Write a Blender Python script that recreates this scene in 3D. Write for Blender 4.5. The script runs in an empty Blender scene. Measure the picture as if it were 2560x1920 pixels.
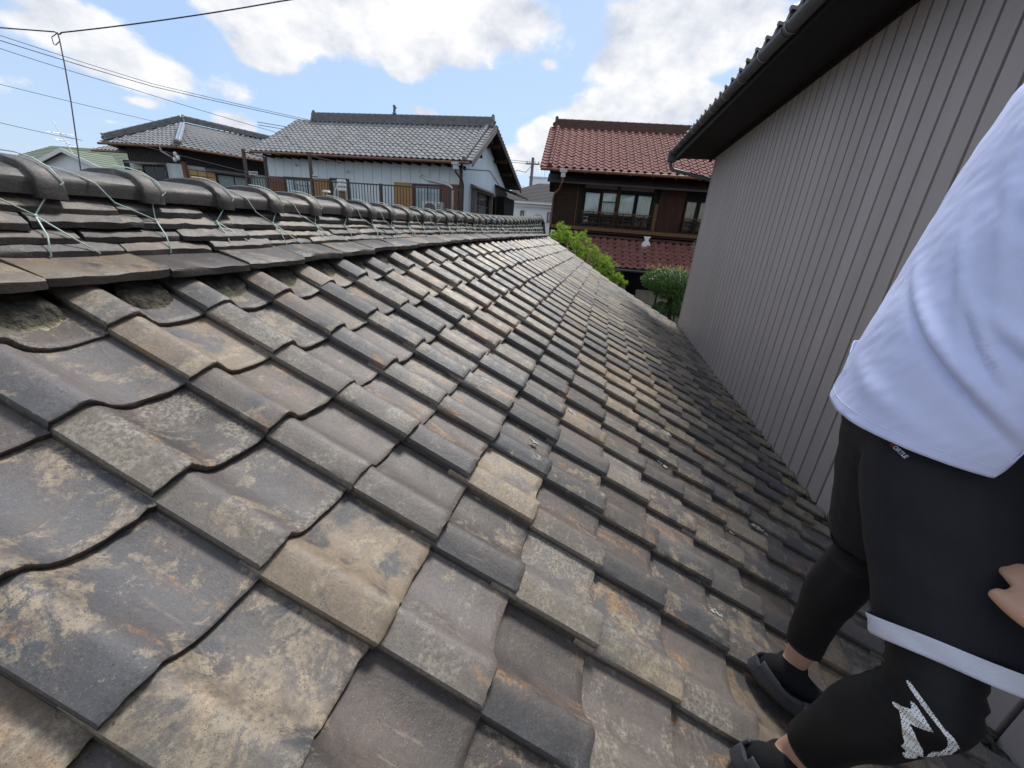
import bpy, bmesh, math, random
from mathutils import Vector, Matrix, Quaternion, noise
from mathutils.bvhtree import BVHTree
random.seed(7)
R = math.radians
S = bpy.context.scene
COL = S.collection

# ------------------------------------------------------------------ camera, sky, sun, exposure
cam = bpy.data.objects.new('camera', bpy.data.cameras.new('camera'))
COL.objects.link(cam)
cam.data.sensor_width = 36.0
cam.data.lens = 990.19 / 2560 * 36.0
cam.data.clip_start = 0.02
cam.data.clip_end = 3000
CX = Vector((0.97134, 0.22573, 0.07440)); CU = Vector((-0.14912, 0.33502, 0.93034)); CF = Vector((-0.18508, 0.91477, -0.35908))
cam.matrix_world = Matrix(((CX.x, CU.x, -CF.x, 0), (CX.y, CU.y, -CF.y, 0), (CX.z, CU.z, -CF.z, 4.1), (0, 0, 0, 1)))
S.camera = cam

SUN_EL, SUN_AZ = R(56), R(12)          # azimuth clockwise from +Y
sun_dir = Vector((math.sin(SUN_AZ) * math.cos(SUN_EL), math.cos(SUN_AZ) * math.cos(SUN_EL), math.sin(SUN_EL)))
sl = bpy.data.lights.new('sun', 'SUN'); sl.energy = 1.5; sl.angle = R(13); sl.color = (1.0, 0.95, 0.88)
so = bpy.data.objects.new('sun', sl); COL.objects.link(so)
so.rotation_euler = sun_dir.to_track_quat('Z', 'Y').to_euler(); so.location = (0, 0, 30)

W = bpy.data.worlds.new('World'); S.world = W; W.use_nodes = True
nt = W.node_tree; nt.nodes.clear()
def N(t, **k):
    n = nt.nodes.new(t)
    for a, b in k.items(): setattr(n, a, b)
    return n
def lk(a, b): nt.links.new(a, b)
def MATH(op, a, b=None, c=None, clamp=False):
    n = N('ShaderNodeMath', operation=op, use_clamp=clamp)
    for i, v in enumerate((a, b, c)):
        if v is None: continue
        if isinstance(v, (int, float)): n.inputs[i].default_value = v
        else: lk(v, n.inputs[i])
    return n.outputs[0]
def DOT(v, c):
    n = N('ShaderNodeVectorMath', operation='DOT_PRODUCT'); lk(v, n.inputs[0]); n.inputs[1].default_value = c
    return n.outputs['Value']
out = N('ShaderNodeOutputWorld'); bg = N('ShaderNodeBackground'); bg.inputs['Strength'].default_value = 0.085
lk(bg.outputs[0], out.inputs[0])
sky = N('ShaderNodeTexSky', sky_type='NISHITA'); sky.sun_disc = False
sky.sun_elevation = SUN_EL; sky.sun_rotation = SUN_AZ
sky.air_density = 1.0; sky.dust_density = .3; sky.ozone_density = 2.2; sky.altitude = 20
tc = N('ShaderNodeTexCoord'); D = tc.outputs['Generated']
# cloud banks: (direction x,y,z), half-widths (across, up), strength
CLOUDS = [
    ((-0.4297, 0.8345, 0.3449), 0.297, 0.052, 1.25),
    ((-0.5730, 0.7592, 0.3086), 0.130, 0.043, 1.15),
    ((-0.2728, 0.8892, 0.3672), 0.133, 0.038, 1.15),
    ((-0.4196, 0.8598, 0.2911), 0.064, 0.029, 1.00),
    ((-0.2853, 0.8980, 0.3348), 0.091, 0.029, 1.00),
    ((-0.1686, 0.9357, 0.3098), 0.039, 0.016, 0.80),
    ((0.0575, 0.9384, 0.3407), 0.119, 0.054, 1.20),
    ((-0.0235, 0.9491, 0.3142), 0.082, 0.036, 1.10),
    ((0.1307, 0.9228, 0.3625), 0.091, 0.065, 1.00),
    ((0.0483, 0.9649, 0.2580), 0.151, 0.033, 1.15),
    ((-0.0733, 0.9697, 0.2332), 0.073, 0.028, 1.00),
    ((-0.1607, 0.9676, 0.1945), 0.068, 0.029, 1.00),
    ((-0.2088, 0.9668, 0.1473), 0.061, 0.034, 0.90),
    ((-0.6976, 0.7018, 0.1445), 0.034, 0.019, 0.95),
    ((-0.4082, 0.8879, 0.2122), 0.040, 0.015, 0.85),
    ((-0.6345, 0.7284, 0.2585), 0.050, 0.026, 0.85),
    ((-0.8120, 0.5401, 0.2212), 0.087, 0.034, 0.95),
    ((-0.7722, 0.6039, 0.1976), 0.101, 0.033, 0.90),
    ((-0.8095, 0.5352, 0.2415), 0.094, 0.024, 0.90),
    ((-0.7883, 0.5763, 0.2157), 0.057, 0.036, 0.90),
    ((-0.7787, 0.6090, 0.1510), 0.036, 0.010, 0.60),
    ((-0.8067, 0.5795, 0.1156), 0.044, 0.009, 0.55),
    ((-0.8489, 0.5071, 0.1494), 0.066, 0.031, 0.55),
    ((-0.7103, 0.6768, 0.1933), 0.070, 0.024, 0.50),
    ((.6000, .3000, .7400), .34, .25, .9), ((.1, -.2, .97), .28, .22, .9), ((-.3, -.75, .58), .34, .2, .95), ((.75, -.45, .48), .34, .2, .95), ((-.85, -.1, .5), .3, .18, .9), ((-.75, .2, .62), .2, .16, .85), ((.35, .5, .79), .2, .16, .85), ((.1, -.95, .3), .4, .14, .95), ((.3000, -.5000, .8100), .35, .25, .9), ((-.6000, -.3000, .7400), .30, .25, .9),
    ((.8800, .3500, .3200), .30, .12, .9), ((.5000, -.8000, .3300), .45, .14, .9), ((-.6000, -.7500, .2800), .40, .13, .9), ((.9500, -.2000, .2500), .30, .10, .9), ((-.2, .3, .93), .22, .2, .8),
]
nz1 = N('ShaderNodeTexNoise'); nz1.inputs['Scale'].default_value = 5.0; nz1.inputs['Detail'].default_value = 9; nz1.inputs['Roughness'].default_value = .58
nz2 = N('ShaderNodeTexNoise'); nz2.inputs['Scale'].default_value = 5.0; nz2.inputs['Detail'].default_value = 9; nz2.inputs['Roughness'].default_value = .58
nz3 = N('ShaderNodeTexNoise'); nz3.inputs['Scale'].default_value = 1.7; nz3.inputs['Detail'].default_value = 4
mp = N('ShaderNodeMapping'); mp.inputs['Scale'].default_value = (1, 1, 1.5); lk(D, mp.inputs[0])
mp2 = N('ShaderNodeMapping'); mp2.inputs['Scale'].default_value = (1, 1, 1.5); mp2.inputs['Location'].default_value = (0, 0, 0.055); lk(D, mp2.inputs[0])
lk(mp.outputs[0], nz1.inputs['Vector']); lk(mp2.outputs[0], nz2.inputs['Vector']); lk(D, nz3.inputs['Vector'])
tot = None
for (c, sa, sb, st) in CLOUDS:
    c = Vector(c).normalized(); r = c.cross(Vector((0, 0, 1))).normalized(); u = r.cross(c)
    a = MATH('MULTIPLY', DOT(D, r), 1 / sa); b = MATH('MULTIPLY', DOT(D, u), 1 / sb)
    q = MATH('SQRT', MATH('ADD', MATH('MULTIPLY', a, a), MATH('MULTIPLY', b, b)))
    m = MATH('MULTIPLY', MATH('SUBTRACT', 1.0, MATH('MULTIPLY', q, .60)), st)
    m = MATH('MULTIPLY', m, MATH('GREATER_THAN', DOT(D, c), 0.0))
    tot = m if tot is None else MATH('SMOOTH_MAX', tot, m, .12)
tot = MATH('MAXIMUM', tot, 0.0)
def density(nz):
    v = MATH('ADD', tot, MATH('MULTIPLY', MATH('SUBTRACT', nz.outputs[0], .5), 1.75))
    mr = N('ShaderNodeMapRange', interpolation_type='SMOOTHSTEP'); lk(v, mr.inputs[0]); mr.inputs[1].default_value = .31; mr.inputs[2].default_value = .55
    return mr.outputs[0], v
d1, v1 = density(nz1); d2, v2 = density(nz2)
lit = MATH('ADD', .66, MATH('MULTIPLY', MATH('SUBTRACT', v1, v2), 1.9), clamp=True)
lit = MATH('SUBTRACT', lit, MATH('MULTIPLY', MATH('SUBTRACT', nz3.outputs[0], .42), .5), clamp=True)
cm = N('ShaderNodeMix', data_type='RGBA'); lk(lit, cm.inputs[0]); cm.inputs[6].default_value = (2.75, 3.0, 3.5, 1); cm.inputs[7].default_value = (5.3, 5.25, 5.2, 1)
# thin veil low in the sky
sep = N('ShaderNodeSeparateXYZ'); lk(D, sep.inputs[0])
veil = N('ShaderNodeMapRange'); lk(sep.outputs[2], veil.inputs[0]); veil.inputs[1].default_value = .55; veil.inputs[2].default_value = .0; veil.inputs[3].default_value = .30; veil.inputs[4].default_value = .80
vm = N('ShaderNodeMix', data_type='RGBA'); lk(veil.outputs[0], vm.inputs[0]); lk(sky.outputs[0], vm.inputs[6]); vm.inputs[7].default_value = (1.95, 2.75, 4.10, 1)
hz = N('ShaderNodeMapRange', interpolation_type='SMOOTHSTEP'); lk(nz3.outputs[0], hz.inputs[0]); hz.inputs[1].default_value = .35; hz.inputs[2].default_value = .62; hz.inputs[3].default_value = .08; hz.inputs[4].default_value = .38
hm = N('ShaderNodeMix', data_type='RGBA'); lk(hz.outputs[0], hm.inputs[0]); lk(vm.outputs[2], hm.inputs[6]); hm.inputs[7].default_value = (3.1, 3.55, 4.3, 1); vm = hm
fm = N('ShaderNodeMix', data_type='RGBA'); lk(MATH('MULTIPLY', d1, .96), fm.inputs[0]); lk(vm.outputs[2], fm.inputs[6]); lk(cm.outputs[2], fm.inputs[7])
lk(fm.outputs[2], bg.inputs[0])
S.view_settings.view_transform = 'Standard'; S.view_settings.look = 'None'; S.view_settings.gamma = 1; S.view_settings.exposure = 1.3
S.cycles.max_bounces = 6; S.cycles.diffuse_bounces = 3; S.cycles.glossy_bounces = 2; S.cycles.transparent_max_bounces = 6
try: S.cycles.use_denoising = True
except Exception: pass

# ------------------------------------------------------------------ helpers
class MB:
    def __init__(s): s.v = []; s.f = []; s.m = []; s.a = {}
    def add(s, vs, fs, mi=0):
        o = len(s.v); s.v += [tuple(x) for x in vs]
        for f in fs: s.f.append(tuple(i + o for i in f)); s.m.append(mi)
        return o
    def box(s, lo, hi, M=None, mi=0):
        x0, y0, z0 = lo; x1, y1, z1 = hi
        v = [Vector(q) for q in ((x0,y0,z0),(x1,y0,z0),(x1,y1,z0),(x0,y1,z0),(x0,y0,z1),(x1,y0,z1),(x1,y1,z1),(x0,y1,z1))]
        if M is not None: v = [M @ q for q in v]
        s.add(v, [(0,3,2,1),(4,5,6,7),(0,1,5,4),(1,2,6,5),(2,3,7,6),(3,0,4,7)], mi)
    def tube(s, pts, r, n=8, mi=0, cap=True):
        pts = [Vector(p) for p in pts]; rs = r if isinstance(r, (list, tuple)) else [r] * len(pts)
        rings = []; ref = None
        for i, p in enumerate(pts):
            t = (pts[min(i + 1, len(pts) - 1)] - pts[max(i - 1, 0)]).normalized()
            if ref is None:
                ref = t.cross(Vector((0, 0, 1)) if abs(t.z) < .9 else Vector((1, 0, 0))).normalized()
            ref = (ref - t * ref.dot(t)).normalized(); b = t.cross(ref)
            rings.append([p + (ref * math.cos(2*math.pi*k/n) + b * math.sin(2*math.pi*k/n)) * rs[i] for k in range(n)])
        s.loft(rings, True, cap, mi)
    def loft(s, rings, closed=True, cap=True, mi=0):
        n = len(rings[0]); vs = [v for r_ in rings for v in r_]; fs = []
        for i in range(len(rings) - 1):
            for k in range(n if closed else n - 1):
                k2 = (k + 1) % n
                fs.append((i*n+k, i*n+k2, (i+1)*n+k2, (i+1)*n+k))
        if cap and closed:
            fs.append(tuple(range(n - 1, -1, -1))); fs.append(tuple((len(rings)-1)*n + k for k in range(n)))
        s.add(vs, fs, mi)
    def prism(s, poly, d, mi=0):
        d = Vector(d); n = len(poly); v = [Vector(p) for p in poly]; v += [p + d for p in v]
        s.add(v, [tuple(range(n - 1, -1, -1)), tuple(range(n, 2*n))] + [(i, (i+1) % n, n + (i+1) % n, n + i) for i in range(n)], mi)
    def sphere(s, c, r, n=8, m=6, sc=(1,1,1), mi=0):
        c = Vector(c); rings = []
        for j in range(1, m):
            t = math.pi * j / m
            rings.append([c + Vector((math.sin(t)*math.cos(2*math.pi*k/n)*sc[0], math.sin(t)*math.sin(2*math.pi*k/n)*sc[1], math.cos(t)*sc[2])) * r for k in range(n)])
        s.loft(rings, True, True, mi)
    def mesh(s, name, mats, smooth=False):
        me = bpy.data.meshes.new(name); me.from_pydata(s.v, [], s.f)
        for m in (mats if isinstance(mats, (list, tuple)) else [mats]): me.materials.append(m)
        if len(set(s.m)) > 1 or (s.m and s.m[0]): me.polygons.foreach_set('material_index', s.m)
        if smooth: me.polygons.foreach_set('use_smooth', [True] * len(s.f))
        for k, vals in s.a.items():
            at = me.attributes.new(k, 'FLOAT', 'POINT'); at.data.foreach_set('value', vals)
        me.update(); return me
    def build(s, name, mats, parent=None, smooth=False, kind=None, auto=None):
        me = s.mesh(name, mats, smooth)
        bm = bmesh.new(); bm.from_mesh(me); bmesh.ops.recalc_face_normals(bm, faces=bm.faces); bm.to_mesh(me); bm.free()
        if auto is not None:
            me.polygons.foreach_set('use_smooth', [True] * len(me.polygons)); me.set_sharp_from_angle(angle=R(auto))
        return link(name, me, parent, kind)
def base_of(o):
    v = Vector((0, 0, 0))
    while o is not None: v += o.location; o = o.parent
    return v
def link(name, me, parent=None, kind=None, M=None):
    o = bpy.data.objects.new(name, me); COL.objects.link(o)
    if parent is not None:
        o.parent = parent; T = Matrix.Translation(-base_of(parent)); o.matrix_local = T if M is None else T @ M
    elif M is not None: o.matrix_world = M
    if kind: o['kind'] = kind
    return o
def thing(name, loc, label, cat, group=None):
    o = bpy.data.objects.new(name, None); COL.objects.link(o); o.location = loc; o.empty_display_size = .2
    return tag(o, label, cat, group)
def tag(o, label, cat, group=None):
    o['label'] = label; o['category'] = cat
    if group: o['group'] = group
    return o
def basis(o, u, v, n):
    return Matrix(((u.x, v.x, n.x, o.x), (u.y, v.y, n.y, o.y), (u.z, v.z, n.z, o.z), (0, 0, 0, 1)))
def lerp(a, b, t): return a + (b - a) * t
def sm(t): t = max(0., min(1., t)); return t * t * (3 - 2 * t)

# ------------------------------------------------------------------ materials
def material(name, col, rough=.8, var=.25, scale=3.0, bump=0.0, bscale=60.0, metal=0.0, stretch=(1,1,1), col2=None, spec=.3, fine=0.0):
    m = bpy.data.materials.new(name); m.use_nodes = True; t = m.node_tree; b = t.nodes['Principled BSDF']
    b.inputs['Roughness'].default_value = rough; b.inputs['Metallic'].default_value = metal; b.inputs['Specular IOR Level'].default_value = spec
    co = t.nodes.new('ShaderNodeTexCoord'); ma = t.nodes.new('ShaderNodeMapping'); ma.inputs['Scale'].default_value = stretch
    oi = t.nodes.new('ShaderNodeObjectInfo'); vm_ = t.nodes.new('ShaderNodeVectorMath'); vm_.operation = 'MULTIPLY_ADD'
    cb = t.nodes.new('ShaderNodeCombineXYZ')
    for i in range(3): t.links.new(oi.outputs['Random'], cb.inputs[i])
    t.links.new(cb.outputs[0], vm_.inputs[0]); vm_.inputs[1].default_value = (31, 17, 23); t.links.new(co.outputs['Object'], vm_.inputs[2])
    t.links.new(vm_.outputs[0], ma.inputs[0])
    nz = t.nodes.new('ShaderNodeTexNoise'); nz.inputs['Scale'].default_value = scale; nz.inputs['Detail'].default_value = 7; nz.inputs['Roughness'].default_value = .62
    t.links.new(ma.outputs[0], nz.inputs['Vector'])
    mx = t.nodes.new('ShaderNodeMix'); mx.data_type = 'RGBA'
    rp = t.nodes.new('ShaderNodeMapRange'); rp.inputs[1].default_value = .32; rp.inputs[2].default_value = .68
    t.links.new(nz.outputs[0], rp.inputs[0]); t.links.new(rp.outputs[0], mx.inputs[0])
    c2 = col2 or tuple(min(1, c * (1 + var)) for c in col); c1 = col if col2 else tuple(c * (1 - var) for c in col)
    mx.inputs[6].default_value = (*c1, 1); mx.inputs[7].default_value = (*c2, 1)
    res = mx.outputs[2]
    if fine:
        nf = t.nodes.new('ShaderNodeTexNoise'); nf.inputs['Scale'].default_value = bscale * 1.7; nf.inputs['Detail'].default_value = 3
        t.links.new(ma.outputs[0], nf.inputs['Vector'])
        mr = t.nodes.new('ShaderNodeMapRange'); mr.inputs[1].default_value = .3; mr.inputs[2].default_value = .7; mr.inputs[3].default_value = 1 - fine; mr.inputs[4].default_value = 1 + fine
        t.links.new(nf.outputs[0], mr.inputs[0])
        mm = t.nodes.new('ShaderNodeVectorMath'); mm.operation = 'SCALE'; t.links.new(res, mm.inputs[0]); t.links.new(mr.outputs[0], mm.inputs['Scale']); res = mm.outputs[0]
    t.links.new(res, b.inputs['Base Color'])
    if bump:
        nb = t.nodes.new('ShaderNodeTexNoise'); nb.inputs['Scale'].default_value = bscale; nb.inputs['Detail'].default_value = 5
        t.links.new(ma.outputs[0], nb.inputs['Vector'])
        bp = t.nodes.new('ShaderNodeBump'); bp.inputs['Strength'].default_value = bump; bp.inputs['Distance'].default_value = .01
        t.links.new(nb.outputs[0], bp.inputs['Height']); t.links.new(bp.outputs[0], b.inputs['Normal'])
    return m

def old_tile_material(name, dark=(.080, .071, .066), light=(.325, .250, .165), weather=1.0, tanw=.66, lich=.0):
    """Weathered smoked clay: slate to tan by tile, dust-brown troughs, pale lichen on rolls and lower edges, rusty scuffs, black specks."""
    m = bpy.data.materials.new(name); m.use_nodes = True; t = m.node_tree; b = t.nodes['Principled BSDF']
    L = t.links.new
    def n(ty, **k):
        q = t.nodes.new(ty)
        for a, v in k.items(): setattr(q, a, v)
        return q
    def M(op, a, c=None, clamp=False):
        q = n('ShaderNodeMath', operation=op, use_clamp=clamp)
        for i, v in enumerate((a, c)):
            if v is None: continue
            if isinstance(v, (int, float)): q.inputs[i].default_value = v
            else: L(v, q.inputs[i])
        return q.outputs[0]
    def ramp(v, a, c, lo=0., hi=1., smooth=True):
        q = n('ShaderNodeMapRange', interpolation_type='SMOOTHSTEP' if smooth else 'LINEAR'); L(v, q.inputs[0])
        q.inputs[1].default_value = a; q.inputs[2].default_value = c; q.inputs[3].default_value = lo; q.inputs[4].default_value = hi; return q.outputs[0]
    def mix(f, a, c):
        q = n('ShaderNodeMix', data_type='RGBA')
        if isinstance(f, (int, float)): q.inputs[0].default_value = f
        else: L(f, q.inputs[0])
        for i, v in ((6, a), (7, c)):
            if isinstance(v, tuple): q.inputs[i].default_value = (*v, 1)
            else: L(v, q.inputs[i])
        return q.outputs[2]
    oi = n('ShaderNodeObjectInfo'); at = n('ShaderNodeAttribute', attribute_name='rnd'); wr = n('ShaderNodeAttribute', attribute_name='roll'); we = n('ShaderNodeAttribute', attribute_name='edge'); shade_t = n('ShaderNodeAttribute', attribute_name='soot')
    rnd = M('FRACT', M('ADD', oi.outputs['Random'], at.outputs['Fac']))
    rnd2 = M('FRACT', M('MULTIPLY', rnd, 7.31)); rnd3 = M('FRACT', M('MULTIPLY', rnd, 23.7)); rnd4 = M('FRACT', M('MULTIPLY', rnd, 51.3))
    co = n('ShaderNodeTexCoord'); cb = n('ShaderNodeCombineXYZ'); L(M('MULTIPLY', rnd, 41.), cb.inputs[0]); L(M('MULTIPLY', rnd2, 37.), cb.inputs[1]); L(M('MULTIPLY', rnd3, 13.), cb.inputs[2])
    va = n('ShaderNodeVectorMath', operation='ADD'); L(co.outputs['Object'], va.inputs[0]); L(cb.outputs[0], va.inputs[1]); P = va.outputs[0]
    def noise(sc, det=6, rough=.6, st=None, dist=0):
        q = n('ShaderNodeTexNoise'); q.inputs['Scale'].default_value = sc; q.inputs['Detail'].default_value = det; q.inputs['Roughness'].default_value = rough; q.inputs['Distortion'].default_value = dist
        if st:
            mp_ = n('ShaderNodeMapping'); mp_.inputs['Scale'].default_value = st; L(P, mp_.inputs[0]); L(mp_.outputs[0], q.inputs['Vector'])
        else: L(P, q.inputs['Vector'])
        return q.outputs[0]
    big = noise(7, 5); med = noise(22, 8, .72); fine = noise(130, 6, .78); streak = noise(16, 6, .6, (1, .22, 1)); patch = noise(9, 8, .72, None, .6); speck = noise(260, 4, .65)
    slate = mix(ramp(rnd2, .15, .95), tuple(c * .72 for c in dark), tuple(c * 2.2 for c in dark)); slate = mix(ramp(rnd3, .45, 1.0, 0, .6), slate, (.085, .100, .120))
    brown = mix(ramp(streak, .3, .7), tuple(c * 1.15 for c in dark), (dark[0]*2.35, dark[1]*2.0, dark[2]*1.8))
    base = mix(M('MULTIPLY', ramp(big, .3, .7), .6), slate, brown)
    base = mix(M('MULTIPLY', wr.outputs['Fac'], .62), base, mix(ramp(rnd4, .2, 1.), (.088, .096, .104), (.30, .262, .205)))
    # whole-tile tan weathering
    tan = ramp(rnd, .60, .98, 0, tanw)
    base = mix(M('MULTIPLY', tan, ramp(M('ADD', M('MULTIPLY', big, .6), M('MULTIPLY', patch, .4)), .41, .50)), base, light)
    # pale lichen bloom
    lic = M('ADD', M('ADD', patch, M('MULTIPLY', wr.outputs['Fac'], .055)), M('MULTIPLY', we.outputs['Fac'], .05))
    lic = M('ADD', lic, M('MULTIPLY', M('SUBTRACT', rnd4, .62 + lich), .26))
    lic = M('MULTIPLY', ramp(lic, .545, .66), ramp(fine, .42, .60))
    base = mix(M('MULTIPLY', lic, .58 * weather), base, mix(big, (.46, .39, .26), (.36, .36, .33)))
    # rusty scuffs
    sc = M('MULTIPLY', ramp(noise(7, 8, .70, (1, .45, 1), .5), .553, .68), ramp(fine, .38, .56))
    base = mix(M('MULTIPLY', sc, .8 * weather), base, (.44, .255, .115))
    # flaked skin: tan to cream body showing with crackled borders, and thin scratches down the slope
    fl = M('MULTIPLY', ramp(M('ADD', noise(6.2, 11, .76, None, .35), M('MULTIPLY', M('SUBTRACT', rnd3, .55), .20)), .572, .610), ramp(fine, .34, .50))
    base = mix(M('MULTIPLY', fl, .66 * weather), base, mix(ramp(med, .35, .65), (.20, .165, .125), (.42, .345, .235)))
    scr = M('MULTIPLY', ramp(noise(46, 5, .62, (1, .10, 1), .25), .635, .70), ramp(big, .40, .62))
    base = mix(M('MULTIPLY', scr, .42), base, (.38, .31, .23))
    # sooty dark islands with crisp borders
    isl = ramp(noise(5.5, 9, .74, None, .3), .59, .65)
    base = mix(M('MULTIPLY', isl, .42), base, (.060, .062, .066))
    # grimy unglazed edges with shade painted on side and front faces, pale grit, black pits
    base = mix(M('MULTIPLY', M('MULTIPLY', ramp(shade_t.outputs['Fac'], 0, .45), ramp(med, .2, .6, .55, 1.0)), .80), base, (.036, .033, .030))
    base = mix(M('MULTIPLY', ramp(noise(330, 3, .6), .60, .70), .42), base, (.36, .33, .28))
    sp = M('MULTIPLY', ramp(speck, .575, .64), ramp(med, .38, .60))
    base = mix(M('MULTIPLY', sp, .75), base, (.018, .018, .017))
    grain = M('MULTIPLY', ramp(fine, .25, .75, .74, 1.26, False), ramp(med, .25, .75, .80, 1.20, False))
    gm = n('ShaderNodeVectorMath', operation='SCALE'); L(base, gm.inputs[0]); L(grain, gm.inputs['Scale'])
    L(gm.outputs[0], b.inputs['Base Color'])
    L(ramp(med, .2, .8, .34, .68, False), b.inputs['Roughness']); b.inputs['Specular IOR Level'].default_value = .5
    bp = n('ShaderNodeBump'); bp.inputs['Strength'].default_value = .6; bp.inputs['Distance'].default_value = .004
    L(M('ADD', M('MULTIPLY', fine, .45), M('ADD', med, M('MULTIPLY', streak, .6))), bp.inputs['Height']); L(bp.outputs[0], b.inputs['Normal'])
    return m

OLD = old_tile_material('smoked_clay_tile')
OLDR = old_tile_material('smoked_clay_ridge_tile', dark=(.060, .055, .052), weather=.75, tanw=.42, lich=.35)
DECK = material('old_roof_deck', (.035, .03, .025), .95)
MORTAR = material('mouldy_mortar', (.020, .020, .016), .95, bump=1.0, bscale=90, col2=(.10, .093, .072), scale=30)
_t = MORTAR.node_tree; _b = _t.nodes['Principled BSDF']; _l = _b.inputs['Base Color'].links[0].from_socket
_a = _t.nodes.new('ShaderNodeAttribute'); _a.attribute_name = 'rim'; _m = _t.nodes.new('ShaderNodeMix'); _m.data_type = 'RGBA'; _m.inputs[7].default_value = (.52, .46, .31, 1)
_t.links.new(_a.outputs['Fac'], _m.inputs[0]); _t.links.new(_l, _m.inputs[6]); _t.links.new(_m.outputs[2], _b.inputs['Base Color'])
MOSS = material('dark_moss', (.02, .022, .016), 1.0, bump=1.0, bscale=80, col2=(.10, .105, .08), scale=30)
WIRE = material('pale_green_coated_wire', (.62, .78, .68), .5, var=.1)
SIDING = material('grey_steel_siding', (.405, .355, .330), .55, var=.09, scale=2.2, bump=.10, bscale=420, fine=.07, spec=.35, stretch=(1, 1, .10))
SIDEDARK = material('siding_joint_shadow_gap', (.010, .010, .011), .95, spec=.05)
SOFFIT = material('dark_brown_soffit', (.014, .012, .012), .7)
GUTTER = material('charcoal_gutter', (.075, .075, .078), .42, var=.12, spec=.5)
GALV = material('dull_steel', (.42, .42, .40), .4, metal=.6, var=.2)
GREYTILE = material('silver_grey_tile', (.26, .265, .265), .8, var=.22, scale=2.2, spec=.14)
GREYRIDGE = material('grey_ridge_tile', (.16, .16, .158), .6, var=.3, scale=6)
REDTILE = material('red_brown_glazed_tile', (.175, .074, .065), .75, var=.24, scale=1.8, spec=.14, col2=(.215, .094, .084))
REDLOW = material('red_lower_roof_tile', (.215, .088, .075), .34, var=.22, scale=1.8, spec=.6, col2=(.285, .13, .112))  # lighter, glossier copy of the red tile, offsetting this roof's shade in the colour
REDRIDGE = material('dull_red_ridge_tile', (.105, .052, .043), .55, var=.3, scale=5)
OLDWOOD = material('dark_weathered_wood', (.022, .014, .011), .85, bump=.5, bscale=50, stretch=(8, 8, .6), scale=4, col2=(.062, .032, .020))
REDWOOD = material('reddish_board', (.025, .012, .009), .8, bump=.4, bscale=50, stretch=(9, 9, .5), scale=3, col2=(.075, .034, .021))
TANWOOD = material('sun_bleached_wood', (.17, .095, .045), .8, bump=.3, bscale=60, stretch=(8, 8, .6), scale=4, col2=(.10, .055, .028))
BLACKWOOD = material('black_brown_timber', (.012, .010, .009), .8, var=.3)
COPPER = material('brown_gutter', (.20, .095, .06), .5, var=.2, scale=5)
BROWNMETAL = material('brown_metal_panel', (.10, .080, .075), .5, var=.12, scale=4)
CURTAIN = material('pale_green_curtain', (.84, .89, .86), .9, var=.06)
CURTAIN2 = material('beige_curtain', (.60, .57, .50), .9, var=.1)
WHITEPL = material('white_plaster', (.74, .75, .74), .85, var=.08, scale=9, fine=.1, bscale=25)
def glass(name, tint=(.02, .03, .03)):
    m = bpy.data.materials.new(name); m.use_nodes = True; t = m.node_tree; t.nodes.clear()
    o = t.nodes.new('ShaderNodeOutputMaterial'); mx = t.nodes.new('ShaderNodeMixShader'); tr = t.nodes.new('ShaderNodeBsdfTransparent'); gl = t.nodes.new('ShaderNodeBsdfGlossy'); fr = t.nodes.new('ShaderNodeFresnel')
    tr.inputs[0].default_value = (.95, .97, .96, 1); gl.inputs['Roughness'].default_value = .02; fr.inputs[0].default_value = 1.5
    t.links.new(fr.outputs[0], mx.inputs[0]); t.links.new(tr.outputs[0], mx.inputs[1]); t.links.new(gl.outputs[0], mx.inputs[2]); t.links.new(mx.outputs[0], o.inputs[0]); return m
GLASS = glass('window_glass')
DARKROOM = material('dark_interior', (.03, .032, .033), .9)
PALEBLUE = material('pale_blue_metal_siding', (.71, .785, .805), .55, var=.07, scale=1.5, stretch=(1, 1, .3), fine=.05)
SEAM = material('siding_seam', (.13, .14, .14), .7)
BROWNSTEEL = material('brown_steel_railing', (.085, .060, .050), .5, var=.1)
SHUTTER = material('woven_tan_shutter', (.42, .24, .10), .8, var=.25, scale=30, bump=.3, bscale=80)
SHUTTERR = material('red_brown_shutter', (.20, .095, .062), .8, var=.2, scale=8)
WOODGREY = material('grey_curtain_board', (.20, .18, .175), .9, var=.25, stretch=(8, 8, .3), scale=3)
WHITEMETAL = material('white_painted_metal', (.72, .72, .70), .45, var=.05)
FANGREY = material('grey_fan_grille', (.16, .16, .16), .5)
GREENROOF = material('moss_green_slate', (.17, .205, .145), .75, var=.14, scale=6, col2=(.21, .25, .18))
CREAM = material('white_render_wall', (.80, .82, .83), .85, var=.05, scale=2)
DARKSHINGLE = material('dark_grey_shingle', (.085, .082, .080), .9, var=.25, scale=14, fine=.25, bscale=12)
CONC = material('concrete_pole', (.17, .16, .155), .85, var=.15)
CABLE = material('dark_cable', (.05, .05, .07), .6)
DARKCLAD = material('dark_brown_corrugated_cladding', (.045, .037, .035), .7, var=.15, scale=5)
PALECLAD = material('pale_green_grey_cladding', (.60, .64, .63), .6, var=.12, scale=3, stretch=(1, 1, .3))
ZINC = material('blue_grey_zinc_sheet', (.33, .38, .42), .35, var=.15, metal=.3)
PAPER = material('amber_shoji_paper', (.74, .47, .21), .8, var=.08)  # even amber paper colour
GROUND = material('garden_soil', (.07, .06, .045), .95, var=.4, scale=1.2, bump=.5, bscale=9)
PINE = material('bright_pine_needles', (.13, .24, .03), .65, var=.35, scale=5, col2=(.24, .36, .06))
LEAF = material('holly_leaf', (.035, .085, .022), .45, var=.5, scale=18, col2=(.085, .17, .045), spec=.5)
LEAFY = material('yellow_young_leaf', (.42, .36, .13), .6, var=.25, scale=20)
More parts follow.
